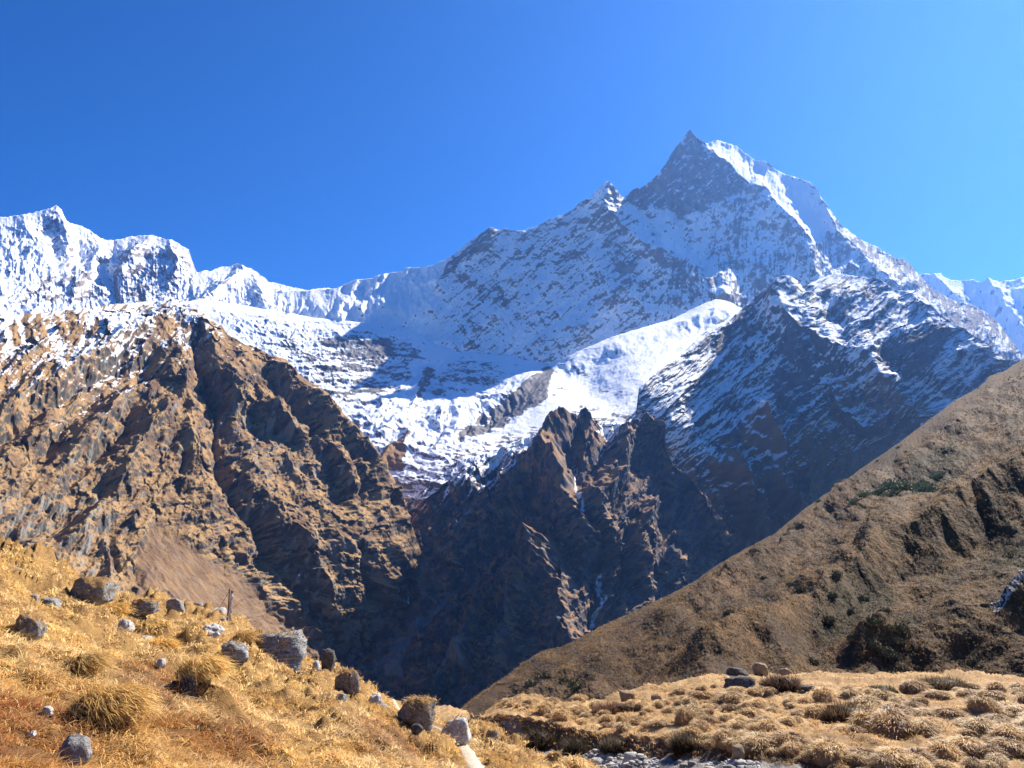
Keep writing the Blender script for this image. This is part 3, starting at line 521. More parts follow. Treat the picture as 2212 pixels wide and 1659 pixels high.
# ------------------------------------------------------------------ brown hillside on the right
C_top = [(940, 1580), (985, 1553), (1020, 1518), (1085, 1470), (1130, 1432), (1160, 1412), (1185, 1402), (1215, 1396), (1300, 1352), (1400, 1306), (1434, 1291), (1505, 1253), (1540, 1225), (1593, 1195),
         (1673, 1153), (1680, 1146), (1740, 1098), (1821, 1040), (1927, 967), (1997, 915), (2067, 862), (2105, 842), (2127, 826), (2138, 811), (2166, 803), (2212, 774), (2350, 690), (2560, 580)]
C_green = [[(1760, 1330), (1850, 1265), (1910, 1250), (1940, 1275), (1900, 1320), (1820, 1370), (1770, 1375)], [(1900, 1060), (1990, 990), (2060, 960), (2100, 980), (2080, 1040), (1980, 1100), (1920, 1110)],
           [(1920, 1380), (2000, 1350), (1990, 1390), (1930, 1400)], [(2110, 1190), (2212, 1150), (2260, 1200), (2150, 1260)]]
def rough_C(L):
    a, b, u, v = L['u'] * 0 + L['a'], L['b'], L['u'], L['v']
    x, y = rot(u, -v, 32)
    k = L['D'] / L['D0']
    gul = ridged(x / 420, y / 110, 4, 131, .45)
    r = 7 * gul + 24 * fbm(u / 110, v / 60, 3, 132) + 4 * fbm(u / 30, v / 16, 3, 133) + 2.2 * fbm(u / 10, v / 6, 5, 134, .72) + 1.1 * np.maximum(fbm(u / 5, v / 3.6, 2, 137), 0)
    return r * sstep(-4, 60, v - interp(C_top, u)) * .8
def mask_C(L):
    a, b, u, v, N = L['a'], L['b'], L['wu'], L['wv'], L['N']
    g = np.clip(sum(polymask(p, u, v, 14) for p in C_green), 0, 1)
    bush = sstep(.0, .35, fbm(L['u'] / 5.5, L['v'] / 4, 3, 38) + .3 * fbm(u / 60, v / 40, 2, 39) - .05)
    tone = sstep(-.6, .6, .7 * fbm(u / 80, v / 45, 4, 40) + .4 * fbm(u / 12, v / 8, 3, 42))
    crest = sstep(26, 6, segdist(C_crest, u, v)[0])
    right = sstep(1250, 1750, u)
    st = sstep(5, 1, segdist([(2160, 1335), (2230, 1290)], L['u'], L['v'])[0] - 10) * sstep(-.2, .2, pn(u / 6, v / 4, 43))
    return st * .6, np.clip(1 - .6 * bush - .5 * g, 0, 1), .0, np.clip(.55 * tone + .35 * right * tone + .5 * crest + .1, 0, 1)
C_crest = Z(1434.4, 1075.7, [(300, 1050), (480, 960), (700, 860), (950, 690), (1300, 470), (1500, 350), (1800, 170), (2100, 20), (2400, -120)])
tC = NT('hillside_scrub'); sn_, gr_, sc_, tn_ = tC.attr('mask')
n2_ = tC.noise(1.1, 5, .6); n3_ = tC.noise(.25, 4, .6)
g_ = tC.mix(tn_, (.040, .019, .009), (.185, .093, .030)); g_ = tC.mix(tC.ramp(n3_, .35, .7), g_, tC.mix(.5, g_, (.10, .06, .04)))
c_ = tC.mix(gr_, (.016, .017, .007), g_); c_ = tC.mix(tC.ramp(n2_, .42, .7), tC.mix(.45, c_, (.03, .025, .015)), c_); c_ = tC.mix(sn_, c_, (.6, .6, .6))
tC.l(c_, tC.b.inputs['Base Color']); tC.bump(n2_, .5, .7)
def depth_C(u, v):
    interp = lambda p, x: np.polyval(np.polyfit((np.array(p)[:, 0] - 1700) / 800, np.array(p)[:, 1], 4), (x - 1700) / 800)
    Dt = interp([(940, 170), (985, 175), (1085, 205), (1215, 265), (1400, 320), (1540, 370), (1680, 430), (1821, 490), (1997, 560), (2138, 620), (2212, 640), (2540, 680)], u)
    Df = interp([(940, 110), (1100, 85), (1300, 74), (1700, 70), (2000, 68), (2212, 66), (2540, 60)], u)
    cs = np.linspace(940, 2560, 400); vt = np.interp(u, cs, np.convolve(np.pad(globals()['interp'](C_top, cs), 40, 'edge'), np.ones(81) / 81, 'valid')); vf = interp([(940, 1600), (1100, 1540), (1300, 1510), (1500, 1470), (1700, 1457), (2212, 1464), (2540, 1500)], u)
    f = (v - vt) / (vf - vt); g = f + .10 * np.sin(np.clip(f, 0, 1) * np.pi)
    return 1 / np.maximum(1 / Dt * (1 - g) + g / Df, 1 / 900)
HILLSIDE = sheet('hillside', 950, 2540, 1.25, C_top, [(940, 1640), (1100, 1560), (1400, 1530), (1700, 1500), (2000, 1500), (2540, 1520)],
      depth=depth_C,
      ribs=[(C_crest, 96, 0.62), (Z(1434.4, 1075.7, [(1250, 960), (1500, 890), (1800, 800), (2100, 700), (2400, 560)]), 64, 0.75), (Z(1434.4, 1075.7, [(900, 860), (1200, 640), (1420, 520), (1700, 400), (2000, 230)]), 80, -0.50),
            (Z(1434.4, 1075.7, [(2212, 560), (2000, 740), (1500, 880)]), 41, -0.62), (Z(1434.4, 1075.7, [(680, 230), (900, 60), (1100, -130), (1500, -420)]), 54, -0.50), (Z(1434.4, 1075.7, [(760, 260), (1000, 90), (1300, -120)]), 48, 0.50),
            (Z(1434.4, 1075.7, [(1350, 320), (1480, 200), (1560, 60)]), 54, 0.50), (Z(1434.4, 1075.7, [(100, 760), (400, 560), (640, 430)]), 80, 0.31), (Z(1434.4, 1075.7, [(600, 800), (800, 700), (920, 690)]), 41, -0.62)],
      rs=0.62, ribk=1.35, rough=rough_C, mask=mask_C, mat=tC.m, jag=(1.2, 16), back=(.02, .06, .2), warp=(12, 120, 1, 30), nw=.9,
      label='long brown scrub hillside rising to the right behind the meadow', cat='hillside')
# ------------------------------------------------------------------ near ground: grassy hill on the left
def ground(L, u, v):
    """surveyed (u, v) points dropped onto a ground sheet"""
    u = np.atleast_1d(np.asarray(u, float)); v = np.atleast_1d(np.asarray(v, float)); P = L['P']; nr, nc = P.shape[:2]
    c = np.clip((u - L['us'][0]) / (L['us'][1] - L['us'][0]), 0, nc - 1.001); ci = c.astype(int); fc = (c - ci)[:, None]
    def col_(k):
        top, bot = L['v'][0, k], L['v'][-1, k]
        r = np.clip((v - top) / (bot - top) * (nr - 1), 0, nr - 1.001); ri = r.astype(int); fr = (r - ri)[:, None]
        return P[ri, k] * (1 - fr) + P[ri + 1, k] * fr
    return col_(ci) * (1 - fc) + col_(ci + 1) * fc
A_top = [(-500, 1120), (-200, 1140), (0, 1177), (40, 1187), (80, 1197), (110, 1212), (150, 1230), (185, 1247), (215, 1260), (250, 1277), (290, 1287), (340, 1292), (400, 1302), (440, 1312), (480, 1327),
         (520, 1340), (560, 1364), (600, 1392), (647, 1410), (682, 1430), (722, 1437), (750, 1448), (773, 1470), (816, 1490), (840, 1508), (886, 1520), (923, 1530), (940, 1548), (980, 1556), (1010, 1564), (1050, 1566),
         (1085, 1588), (1108, 1606), (1140, 1626), (1170, 1640), (1215, 1643), (1262, 1655), (1275, 1664), (1310, 1700), (1400, 1790), (1600, 2000)]
PATH = [(1045, 1720), (1030, 1659), (1018, 1640), (1006, 1618), (985, 1596), (955, 1578), (930, 1568), (905, 1560), (880, 1548), (860, 1530), (850, 1512)]
A_red = [[(-100, 1500), (120, 1490), (240, 1520), (330, 1570), (200, 1600), (160, 1660), (-100, 1680)], [(200, 1440), (350, 1440), (420, 1500), (360, 1540), (270, 1500)], [(330, 1560), (500, 1540), (600, 1600), (560, 1659), (380, 1640)],
         [(740, 1560), (860, 1600), (960, 1640), (900, 1659), (780, 1620)]]
def lift_A(L):
    x, y = L['P'][..., 0], L['P'][..., 1]
    p = segdist(PATH, L['u'], L['v'])[0]
    k = sstep(8, 34, p)
    return k * (.26 * fbm(x / 1.7, y / 1.7, 3, 201) + .17 * (ridged(x / .9, y / .9, 2, 202) - .9) + .05 * fbm(x / .3, y / .3, 2, 203)) * np.clip(L['D'] / 14, .5, 1.3)
def mask_A(L):
    u, v, x, y = L['u'], L['v'], L['P'][..., 0], L['P'][..., 1]
    p = segdist(PATH, u + 4 * pn(x * 2, y * 2, 3), v)[0]; w = interp([(1500, 7), (1560, 9), (1600, 15), (1660, 24)], v)
    red = np.clip(sum(polymask(q, u, v, 26) for q in A_red), 0, 1)
    return 0, 1, sstep(1.15, .8, p / w) * .0, np.clip(.6 - .6 * red + .4 * fbm(x / .9, y / .9, 3, 204), 0, 1)
tA = NT('dry_turf'); _, gA, _, toA = tA.attr('mask')
nA = tA.noise(9, 6, .7); nB = tA.noise(30, 4, .7)
cA = tA.mix(toA, (.18, .085, .03), (.52, .31, .10)); cA = tA.mix(tA.ramp(nA, .35, .7), tA.mix(.55, cA, (.06, .035, .018)), cA)
cA = tA.mix(tA.ramp(nB, .35, .7), tA.mix(.35, cA, (.10, .06, .03)), cA)
tA.l(cA, tA.b.inputs['Base Color']); tA.bump(nB, .05, .8)
HILL = sheet('grass_hill', -420, 1560, 3.0, A_top, [(-420, 2100), (0, 2000), (600, 1950), (1200, 1900), (1300, 1950), (1600, 2200)],
             ctrl=[(-420, 1120, 16), (0, 1177, 21), (250, 1277, 26), (480, 1327, 29), (600, 1392, 29), (722, 1440, 31), (865, 1520, 35), (1000, 1564, 36), (1085, 1585, 32), (1170, 1640, 25), (1262, 1658, 22), (1400, 1790, 17), (1600, 2000, 13),
                   (0, 1659, 5), (400, 1659, 6.6), (800, 1659, 10), (1030, 1659, 15), (1230, 1659, 20.5), (985, 1596, 22.5), (870, 1560, 25), (600, 1500, 17), (300, 1450, 12.5), (100, 1400, 10.5), (-420, 1659, 4.2), (0, 2000, 2.7), (600, 1950, 4.5), (1200, 1900, 11)],
             nw=0, lift=lift_A, mask=mask_A, mat=tA.m, jag=(0, 1), back=(.05, .2, .6), label='steep golden grass hill falling to the right, strewn with boulders', cat='hill')

# the footpath: trodden pale earth laid just over the hill
def ribbon(name, L, pts, wfun, lift, mat, label, cat, n=90, k=9):
    p = np.array(pts, float); s = np.r_[0, np.cumsum(np.hypot(*np.diff(p, axis=0).T))]; t = np.linspace(0, s[-1], n)
    cu, cv = np.interp(t, s, p[:, 0]), np.interp(t, s, p[:, 1])
    cu = cu + 2.5 * pn(t / 22, t * 0, 5); Vv = []
    for j in range(k):
        q = (j / (k - 1) - .5) * 2
        g = ground(L, cu + q * wfun(cv) * (1 + .25 * pn(t / 9, t * 0 + q * 3, 6)), cv + q * 2)
        g[:, 2] += lift * (1 - abs(q)) ** .5 + .012 * pn(g[:, 0] * 6, g[:, 1] * 6, 9) * (1 - abs(q)) - .03 * abs(q); Vv.append(g)
    V = np.stack(Vv, 1).reshape(-1, 3); i = np.arange((n - 1) * k).reshape(n - 1, k)[:, :-1].ravel()
    return tag(mesh_obj(name, V, np.stack([i, i + k, i + k + 1, i + 1], 1), mat, smooth=True), label, cat, kind='structure')
tP = NT('trodden_earth'); nP = tP.noise(7, 6, .65); cP = tP.mix(tP.ramp(nP, .3, .7), (.30, .24, .17), (.52, .45, .36)); tP.l(cP, tP.b.inputs['Base Color']); tP.bump(tP.noise(25, 4), .03, .7)
ribbon('path', HILL, PATH, lambda v: interp([(1500, 5), (1560, 8), (1600, 14), (1660, 24), (1720, 34)], v), .05, tP.m, 'pale trodden footpath winding between the boulders', 'footpath')

# ------------------------------------------------------------------ meadow with its cut bank and the stony stream bed
B_top = [(880, 1540), (920, 1531), (926, 1526), (970, 1523), (1017, 1533), (1024, 1546), (1037, 1546), (1067, 1525), (1091, 1511), (1127, 1497), (1157, 1503), (1190, 1508), (1256, 1510), (1310, 1511), (1338, 1494), (1373, 1488),
         (1400, 1475), (1436, 1477), (1474, 1468), (1515, 1456), (1570, 1450), (1607, 1453), (1689, 1455), (1771, 1447), (1880, 1452), (1935, 1451), (2072, 1448), (2212, 1462), (2600, 1500)]
B_bt = [(880, 1560), (1020, 1556), (1037, 1552), (1085, 1542), (1130, 1548), (1200, 1562), (1300, 1586), (1400, 1594), (1500, 1600), (1570, 1603), (1640, 1604), (1700, 1618), (1800, 1636), (1900, 1652), (2000, 1672), (2300, 1740), (2600, 1800)]
B_bb = [(880, 1570), (1020, 1568), (1037, 1578), (1085, 1590), (1130, 1606), (1200, 1622), (1300, 1634), (1400, 1640), (1500, 1640), (1600, 1648), (1700, 1656), (1800, 1668), (1900, 1682), (2000, 1700), (2300, 1775), (2600, 1840)]
def depth_B(u, v):
    uu = u + 9 * fbm(u / 45, u * 0 + 2.2, 4, 210)
    vt, v1, v2 = interp(B_top, u), interp(B_bt, uu), interp(B_bb, uu)
    Dt = interp([(880, 170), (1015, 150), (1037, 46), (1127, 45), (1300, 46), (1500, 52), (1600, 60), (2212, 62), (2600, 58)], u)
    D1 = interp([(880, 100), (1015, 90), (1037, 41), (1200, 37), (1400, 31.5), (1600, 28), (1900, 24.5), (2300, 21), (2600, 18)], u)
    D2 = D1 - 1.3
    zb = EYE + D2 * ray(u, v2)[1]
    f1 = np.clip((v - vt) / (v1 - vt), 0, 1); f2 = np.clip((v - v1) / (v2 - v1), 0, 1)
    f2 = f2 ** 1.3
    D = 1 / ((1 - f1) / Dt + f1 / D1); D = np.where(v > v1, 1 / ((1 - f2) / D1 + f2 / D2), D)
    return np.where(v > v2, (zb - EYE) / np.minimum(ray(u, np.maximum(v, v2))[1], -.05), D)
def lift_B(L):
    x, y, v, u = L['P'][..., 0], L['P'][..., 1], L['v'], L['u']
    k = sstep(1, 12, interp(B_bt, u) - v)
    bank = (1 - k)
    return k * (.22 * fbm(x / 2.2, y / 2.2, 3, 211) + .12 * ridged(x / .9, y / .9, 2, 212) * sstep(-.35, .4, fbm(x / 4, y / 4, 2, 216)) - .1) + bank * .12 * fbm(x / .7, y / .5, 3, 213)
def mask_B(L):
    u, v, x, y = L['u'], L['v'], L['P'][..., 0], L['P'][..., 1]
    d1 = v - interp(B_bt, u); d2 = v - interp(B_bb, u)
    soil = sstep(2, 10, d1 + 9 * fbm(u / 16, v / 12, 3, 214)); bed = sstep(-4, 3, d2 + 3 * pn(u / 9, v / 9, 4))
    pale = polymask([(1085, 1560), (1110, 1550), (1128, 1570), (1125, 1595), (1100, 1590)], u, v, 6)
    return 0, 1 - soil, np.maximum(pale * .8, bed), np.clip(.55 + .45 * fbm(x / 2.5, y / 2.5, 3, 215), 0, 1)
tB = NT('meadow_turf'); _, gB, bB, toB = tB.attr('mask')
n1 = tB.noise(5, 6, .7); n2 = tB.noise(18, 4, .7)
cB = tB.mix(toB, (.22, .125, .06), (.54, .36, .17)); cB = tB.mix(tB.ramp(n1, .38, .7), cB, tB.mix(.5, cB, (.09, .055, .03)))
cB = tB.mix(gB, tB.mix(tB.ramp(n1, .3, .7), (.06, .042, .028), (.14, .10, .065)), cB); cB = tB.mix(bB, cB, tB.mix(tB.ramp(n2, .35, .65), (.14, .12, .10), (.36, .34, .31)))
tB.l(cB, tB.b.inputs['Base Color']); tB.bump(n2, .08, .8)
MEADOW = sheet('meadow', 884, 2580, 3.0, B_top, [(880, 1640), (1030, 1700), (1200, 1900), (2600, 2200)], depth=depth_B, nw=0, lift=lift_B, mask=mask_B, mat=tB.m, jag=(3.5, 26), back=(.05, .2, .5), rstep=2.4,
               label='tussocky dry meadow ending in a dark cut bank above a stony stream bed', cat='meadow')

# ------------------------------------------------------------------ grass blades
def blades(root, up, out, length, width, droop, colr, nseg=3):
    """curved tapering blades; out: horizontal lean direction (n,3)"""
    n = len(root); T = np.linspace(0, 1, nseg + 1)
    side = np.cross(out, up); side /= np.linalg.norm(side, axis=1, keepdims=True) + 1e-9
    V = []
    for t in T[:-1]:
        c = root + out * (length * (.30 * t + .62 * t * t * droop))[:, None] + up * (length * (t * (1.0 - .12 * droop) - .78 * droop * t * t))[:, None]
        w = (width * (1 - .75 * t * t) * .5)[:, None]; V += [c - side * w, c + side * w]
    t = 1.0; V.append(root + out * (length * (.30 + .62 * droop))[:, None] + up * (length * (1 - .9 * droop))[:, None])
    V = np.stack(V, 1); k = V.shape[1]; base = (np.arange(n) * k)[:, None]; F = []
    for s_ in range(nseg - 1):
        a = 2 * s_; F += [(a, a + 1, a + 3), (a, a + 3, a + 2)]
    a = 2 * (nseg - 1); F.append((a, a + 1, a + 2))
    Fa = (base[:, None, :] + np.array(F)[None]).reshape(-1, 3)
    C = np.repeat(colr[:, None, :], k, 1).reshape(-1, 3)
    return V.reshape(-1, 3), Fa, np.concatenate([C, np.ones((len(C), 1))], 1)
def grass_mat(name, tr=.35):
    t = NT(name); a = t.n('ShaderNodeAttribute'); a.attribute_name = 'tint'
    t.l(a.outputs['Color'], t.b.inputs['Base Color']); t.b.inputs['Roughness'].default_value = .6; t.b.inputs['Specular IOR Level'].default_value = .3
    x = t.n('ShaderNodeBsdfTranslucent'); t.l(a.outputs['Color'], x.inputs[0]); m = t.n('ShaderNodeMixShader'); m.inputs[0].default_value = tr
    t.l(t.b.outputs[0], m.inputs[1]); t.l(x.outputs[0], m.inputs[2]); t.l(m.outputs[0], t.out.inputs[0]); return t.m
GRASS = grass_mat('dry_grass_blades', .52); TUSS = grass_mat('tussock_blades', .22)
GOLD, STRAW, RUST, DUN = np.array([.86, .56, .165]), np.array([.94, .74, .40]), np.array([.38, .14, .045]), np.array([.46, .25, .085])
def unit(a): return a / (np.linalg.norm(a, axis=1, keepdims=True) + 1e-9)
def field(name, L, u, v, nb, lsc, zone, label, downhill, keep=None, mat=GRASS):
    P = ground(L, u, v); x, y = P[:, 0], P[:, 1]; D = P[:, 1]
    if keep is not None:
        k = rng.random(len(u)) < keep(u, v, x, y); P, u, v, x, y, D = P[k], u[k], v[k], x[k], y[k], D[k]
    n = len(u); lean = rng.uniform(0, 2 * np.pi, n); big = np.clip(rng.gamma(3, .33, n), .3, 1.7)
    mix = zone(u, v, x, y)                                     # (n,3) clump tint
    i = np.repeat(np.arange(n), nb); m = len(i)
    th = lean[i] + rng.normal(0, 1.1, m); out = np.stack([np.cos(th), np.sin(th), np.zeros(m)], 1) + np.array(downhill)[None] * rng.uniform(.2, 1.2, m)[:, None]
    out = unit(out); upv = unit(np.stack([rng.normal(0, .18, m), rng.normal(0, .18, m), np.ones(m)], 1))
    r = np.sqrt(rng.random(m)) * .10 * np.clip(D[i] / 12, .5, 1.6 if name != 'scrub' else 5); ph = rng.uniform(0, 6.28, m)
    root = P[i] + np.stack([r * np.cos(ph), r * np.sin(ph), np.full(m, -.03)], 1)
    ln = lsc * big[i] * rng.uniform(.6, 1.3, m) * (.75 + .25 * np.clip(D[i] / 15, 0, 1.5)); wd = .0035 + .00062 * D[i] * rng.uniform(.6, 1.4, m)
    if name == 'scrub': ln = ln * np.clip(D[i] / 230, .3, 1.2)
    c = mix[i] * rng.uniform(.65, 1.35, m)[:, None] * np.array([1, 1, 1]) ; c = c * (1 - .0) + 0
    Vv, F, C = blades(root, upv, out, ln, wd, rng.uniform(.45, 1.0, m), c)
    return tag(mesh_obj(name, Vv, F, mat, {'tint': C}), label, 'grass', kind='stuff')
def scatter(L_top, u0, u1, v1, n, bot=None):
    u = rng.uniform(u0, u1, n); t = interp(L_top, u); v = t + (v1 - t) * rng.random(n)
    return u, v
def zone_A(u, v, x, y):
    q = fbm(x / 1.1, y / 1.1, 3, 221); q2 = fbm(x / 3.0, y / 3.0, 2, 222); red = np.clip(sum(polymask(p, u, v, 30) for p in A_red), 0, 1)
    top = sstep(1560, 1380, v)
    a = np.clip(.5 + .55 * q + .25 * top, 0, 1)[:, None]; c = DUN * (1 - a) + GOLD * a
    b = np.clip(.42 + .9 * q2 * (1 - .6 * top) + .3 * rng.normal(0, .5, len(u)), 0, .9)[:, None]; c = c * (1 - b) + STRAW * b
    r = (np.clip(red * (.75 + .5 * q), 0, 1) * (rng.random(len(u)) < .8))[:, None]; return c * (1 - r) + RUST * r
def keep_A(u, v, x, y):
    p = segdist(PATH, u, v)[0]; w = interp([(1500, 7), (1560, 11), (1600, 17), (1660, 27)], v)
    return sstep(.8, 1.25, p / w) * np.clip(.60 + 1.1 * fbm(x / .6, y / .6, 2, 223), .06, 1)
uA = rng.uniform(-260, 1330, 64000); tA_ = interp(A_top, uA); vA = tA_ + (1760 - tA_) * rng.random(len(uA)) ** 1.05
kA = vA - tA_ > -2
field('hill_grass', HILL, uA[kA], vA[kA], 10, .14, zone_A, 'dry golden and rust coloured grass covering the near hill', (.75, -.25, 0), keep_A)
def zone_B(u, v, x, y):
    q = fbm(x / 2.2, y / 2.2, 3, 231); a = np.clip(.5 + .6 * q, 0, 1)[:, None]
    c = np.array([.40, .22, .085]) * (1 - a) + np.array([.74, .49, .20]) * a
    b = (sstep(1480, 1452, v) * sstep(1850, 1900, u))[:, None] * .6; return c * (1 - b) + np.array([.55, .38, .15]) * b
def keep_B(u, v, x, y): return np.where(v < interp(B_bt, u) + 2, np.clip(.6 + 1.0 * fbm(x / 1.2, y / 1.2, 3, 232), .05, 1), .22 * (v < interp(B_bb, u) - 4))
uB = rng.uniform(1030, 2420, 30000); tB_ = interp(B_top, uB); vB = tB_ + (1720 - tB_) * rng.random(len(uB))
field('meadow_grass', MEADOW, uB, vB, 7, .15, zone_B, 'short dry grass covering the meadow beyond the stream', (-.1, -.3, 0), keep_B)

# ------------------------------------------------------------------ stones
def hull_rock(seed, nplanes=16, sub=4, strata=0., tilt=30, rough=.05, squash=(1, 1, 1)):
    r_ = np.random.default_rng(seed); import bmesh
    bm = bmesh.new(); bmesh.ops.create_icosphere(bm, subdivisions=sub, radius=1)
    V = np.array([v.co[:] for v in bm.verts]); F = np.array([[v.index for v in f.verts] for f in bm.faces]); bm.free()
    N = unit(r_.normal(size=(nplanes, 3))); N = np.concatenate([N, unit(np.array([[0, 0, 1.], [0, 0, -1], [1, 0, .2], [-1, 0, .1], [0, -1, .2], [0, 1, .1]]) + r_.normal(0, .18, (6, 3)))])
    h = r_.uniform(.78, 1.05, len(N)); d = V @ N.T; q = np.where(d > .05, h / np.maximum(d, .05), 9); q.sort(1)
    rad = .94 * q[:, 0] + .06 * np.minimum(q[:, 1], 1.4); X = V * np.minimum(rad, 1.25)[:, None]
    c, s = math.cos(R(tilt)), math.sin(R(tilt)); k = X[:, 2] * c + X[:, 0] * s + .3 * X[:, 1]
    n3 = fbm(X[:, 0] * 2.2 + X[:, 2], X[:, 1] * 2.2 - X[:, 2] * 1.3, 5, seed % 50)
    lay = np.abs(((k * 5 + .35 * fbm(X[:, 0] * 2, X[:, 1] * 2 + X[:, 2], 2, seed % 31)) % 1) - .5) * 2
    X = X * (1 + rough * n3 * 2 - strata * lay * .16 * (.5 + .5 * np.sin(k * 9 + seed)))[:, None]
    X = X / np.abs(X).max(0); return X * np.array(squash), F
def rock_mat(name, dark, light, lichen=(.55, .54, .52), lich=.5, moss=None, banded=False, sc=6):
    t = NT(name); tc = t.n('ShaderNodeTexCoord'); g = t.n('ShaderNodeNewGeometry'); sx = t.n('ShaderNodeSeparateXYZ'); t.l(g.outputs['Normal'], sx.inputs[0])
    n1 = t.noise(sc, 6, .65, tc.outputs['Object']); n2 = t.noise(sc * 3.5, 5, .65, tc.outputs['Object'])
    if banded:
        mp = t.n('ShaderNodeMapping'); mp.inputs['Rotation'].default_value = (0, R(-28), 0); mp.inputs['Scale'].default_value = (.6, .6, 5); t.l(tc.outputs['Object'], mp.inputs[0]); n1 = t.noise(sc * .7, 6, .7, mp.outputs[0])
    c = t.mix(t.ramp(n1, .35, .66), dark, light); a = t.n('ShaderNodeMath'); a.operation = 'MULTIPLY'; t.l(t.ramp(n2, .5, .66), a.inputs[0]); a.inputs[1].default_value = lich
    c = t.mix(a.outputs[0], c, lichen)
    if moss:
        b = t.n('ShaderNodeMath'); b.operation = 'ADD'; t.l(sx.outputs[2], b.inputs[0]); t.l(n1, b.inputs[1]); c = t.mix(t.ramp(b.outputs[0], moss[1], moss[1] + .3), c, moss[0])
    t.l(c, t.b.inputs['Base Color']); t.bump(n2, .05, .7); return t.m
M_grey = rock_mat('grey_stone', (.11, .105, .10), (.28, .265, .245)); M_band = rock_mat('layered_stone', (.055, .055, .06), (.30, .295, .29), banded=True, lich=.6)
M_dark = rock_mat('dark_stone', (.035, .032, .03), (.12, .105, .095), lich=.25); M_white = rock_mat('pale_stone', (.26, .25, .23), (.56, .54, .50), lich=.5, lichen=(.74, .72, .68))
M_moss = rock_mat('mossy_stone', (.08, .075, .07), (.25, .235, .215), moss=((.24, .14, .06), .85)); M_ochre = rock_mat('ochre_stone', (.20, .14, .08), (.34, .25, .15), lich=.2)
def tuft_on(name, parent, spots, n, ln, tint, spread, droop=(.6, 1.0), width=.012):
    """blades rooted on a stone or a mound, drooping over its sides"""
    S_ = np.array(spots); i = rng.integers(0, len(S_), n); root = S_[i] + rng.normal(0, spread, (n, 3)) * np.array([1, 1, .2])
    ctr = S_.mean(0); o = root - ctr; o[:, 2] = 0; o = unit(o + rng.normal(0, .3, (n, 3)) * np.array([1, 1, 0]))
    c = np.array(tint)[None] * rng.uniform(.55, 1.4, (n, 1)); V, F, C = blades(root, unit(np.stack([rng.normal(0, .2, n), rng.normal(0, .2, n), np.ones(n)], 1)), o, ln * rng.uniform(.5, 1.3, n), np.full(n, width), rng.uniform(*droop, n), c)
    o = mesh_obj(name, V, F, GRASS, {'tint': C}, parent=parent); o['kind'] = 'stuff'; return o
def boulder(L, u0, v0, u1, v1, mat, label, seed, strata=0., tilt=25, rough=.05, deep=.85, rot_=0., planes=9, sink=.10, cap=None, group=None, name='boulder', cat='boulder', sub=4, drop=0):
    uc = (u0 + u1) / 2; P = ground(L, uc, v1 - .06 * (v1 - v0) + drop)[0]; D = P[1]; w = (u1 - u0) / FD * D; h = (v1 - v0) / FD * D / (1 - sink)
    X, F = hull_rock(seed, planes, sub, strata, tilt, rough); X = X * np.array([w / 2, w / 2 * deep, h / 2]); c, s = math.cos(rot_), math.sin(rot_)
    X[:, 2] += h / 2 * (1 - 2 * sink)
    o = mesh_obj(name, X, F, mat, smooth=False); o.location = P + np.array([0, w / 2 * deep * .6, 0]); tag(o, label, cat, group)
    if cap:
        top = X[(X[:, 2] > X[:, 2].max() - (cap[1] if len(cap) > 1 else .3) * h) & (X[:, 0] * cap[2] > -w * .3 if len(cap) > 2 else True)]
        tuft_on('grass_cap', o, top, int(cap[0] * .6), .13 * h, (.42, .27, .10) if len(cap) < 4 else cap[3], .04 * h, width=.006 + .0006 * D)
    return o
BL = HILL
boulder(BL, 543, 1360, 652, 1446, M_band, 'largest boulder of the hill, layered grey with a dark left face and grass on top', 3, strata=1.2, tilt=-28, rough=.09, cap=(420, .28))
boulder(BL, 470, 1408, 530, 1455, M_band, 'round striped grey boulder half sunk in grass below the largest boulder', 11, strata=.8, tilt=70, rough=.05, cap=(260, .5, -1))
boulder(BL, 688, 1416, 722, 1464, M_dark, 'small pointed dark boulder standing on the crest of the grass hill', 21, rough=.06, planes=7)
boulder(BL, 672, 1434, 690, 1458, M_white, 'little pale stone beside the pointed dark boulder', 22, sub=3)
boulder(BL, 718, 1444, 774, 1500, M_moss, 'rounded brown boulder overgrown with grass, just right of the pointed dark boulder', 23, rough=.08, cap=(700, .75, 1, (.30, .18, .07)))
boulder(BL, 420, 1348, 474, 1380, M_white, 'broken white rock with dark cracks in the middle of the hill', 24, strata=1.3, tilt=20, rough=.13)
boulder(BL, 470, 1344, 492, 1358, M_grey, 'smooth small grey stone just above the broken white rock', 25, sub=3)
boulder(BL, 80, 1272, 124, 1307, M_grey, 'pale grey block with flat cracked face near the top left of the hill', 26, rough=.03, planes=8)
boulder(BL, 63, 1261, 82, 1279, M_grey, 'small lichen spotted stone above the pale grey block', 27, sub=3)
boulder(BL, 140, 1270, 226, 1326, M_moss, 'wide mossy boulder with a grey slab top, right of the pale grey block', 28, rough=.06, deep=.7, cap=(420, .8, 1, (.36, .22, .08)))
boulder(BL, 16, 1315, 84, 1372, M_moss, 'low reddish mossy boulder with a grey end, lowest of the mossy ones on the left', 29, rough=.07, cap=(260, .5, 1, (.34, .20, .08)))
boulder(BL, 186, 1240, 252, 1266, M_band, 'flat grey slab breaking the skyline of the hill', 30, strata=.7, tilt=12, rough=.05, deep=.6)
boulder(BL, 352, 1292, 394, 1325, M_grey, 'sharp grey boulder with a dark left side halfway up the hill', 31, rough=.05, planes=7)
boulder(BL, 268, 1302, 337, 1336, M_moss, 'brown moss covered mound of rock left of the sharp grey boulder', 32, rough=.12, cap=(300, .7, 1, (.20, .11, .045)))
boulder(BL, 248, 1348, 282, 1382, M_white, 'dark and white boulder in the grass below the mossy mound', 33, rough=.09)
boulder(BL, 301, 1358, 327, 1371, M_white, 'flat white stone beside the dark and white boulder', 34, sub=3)
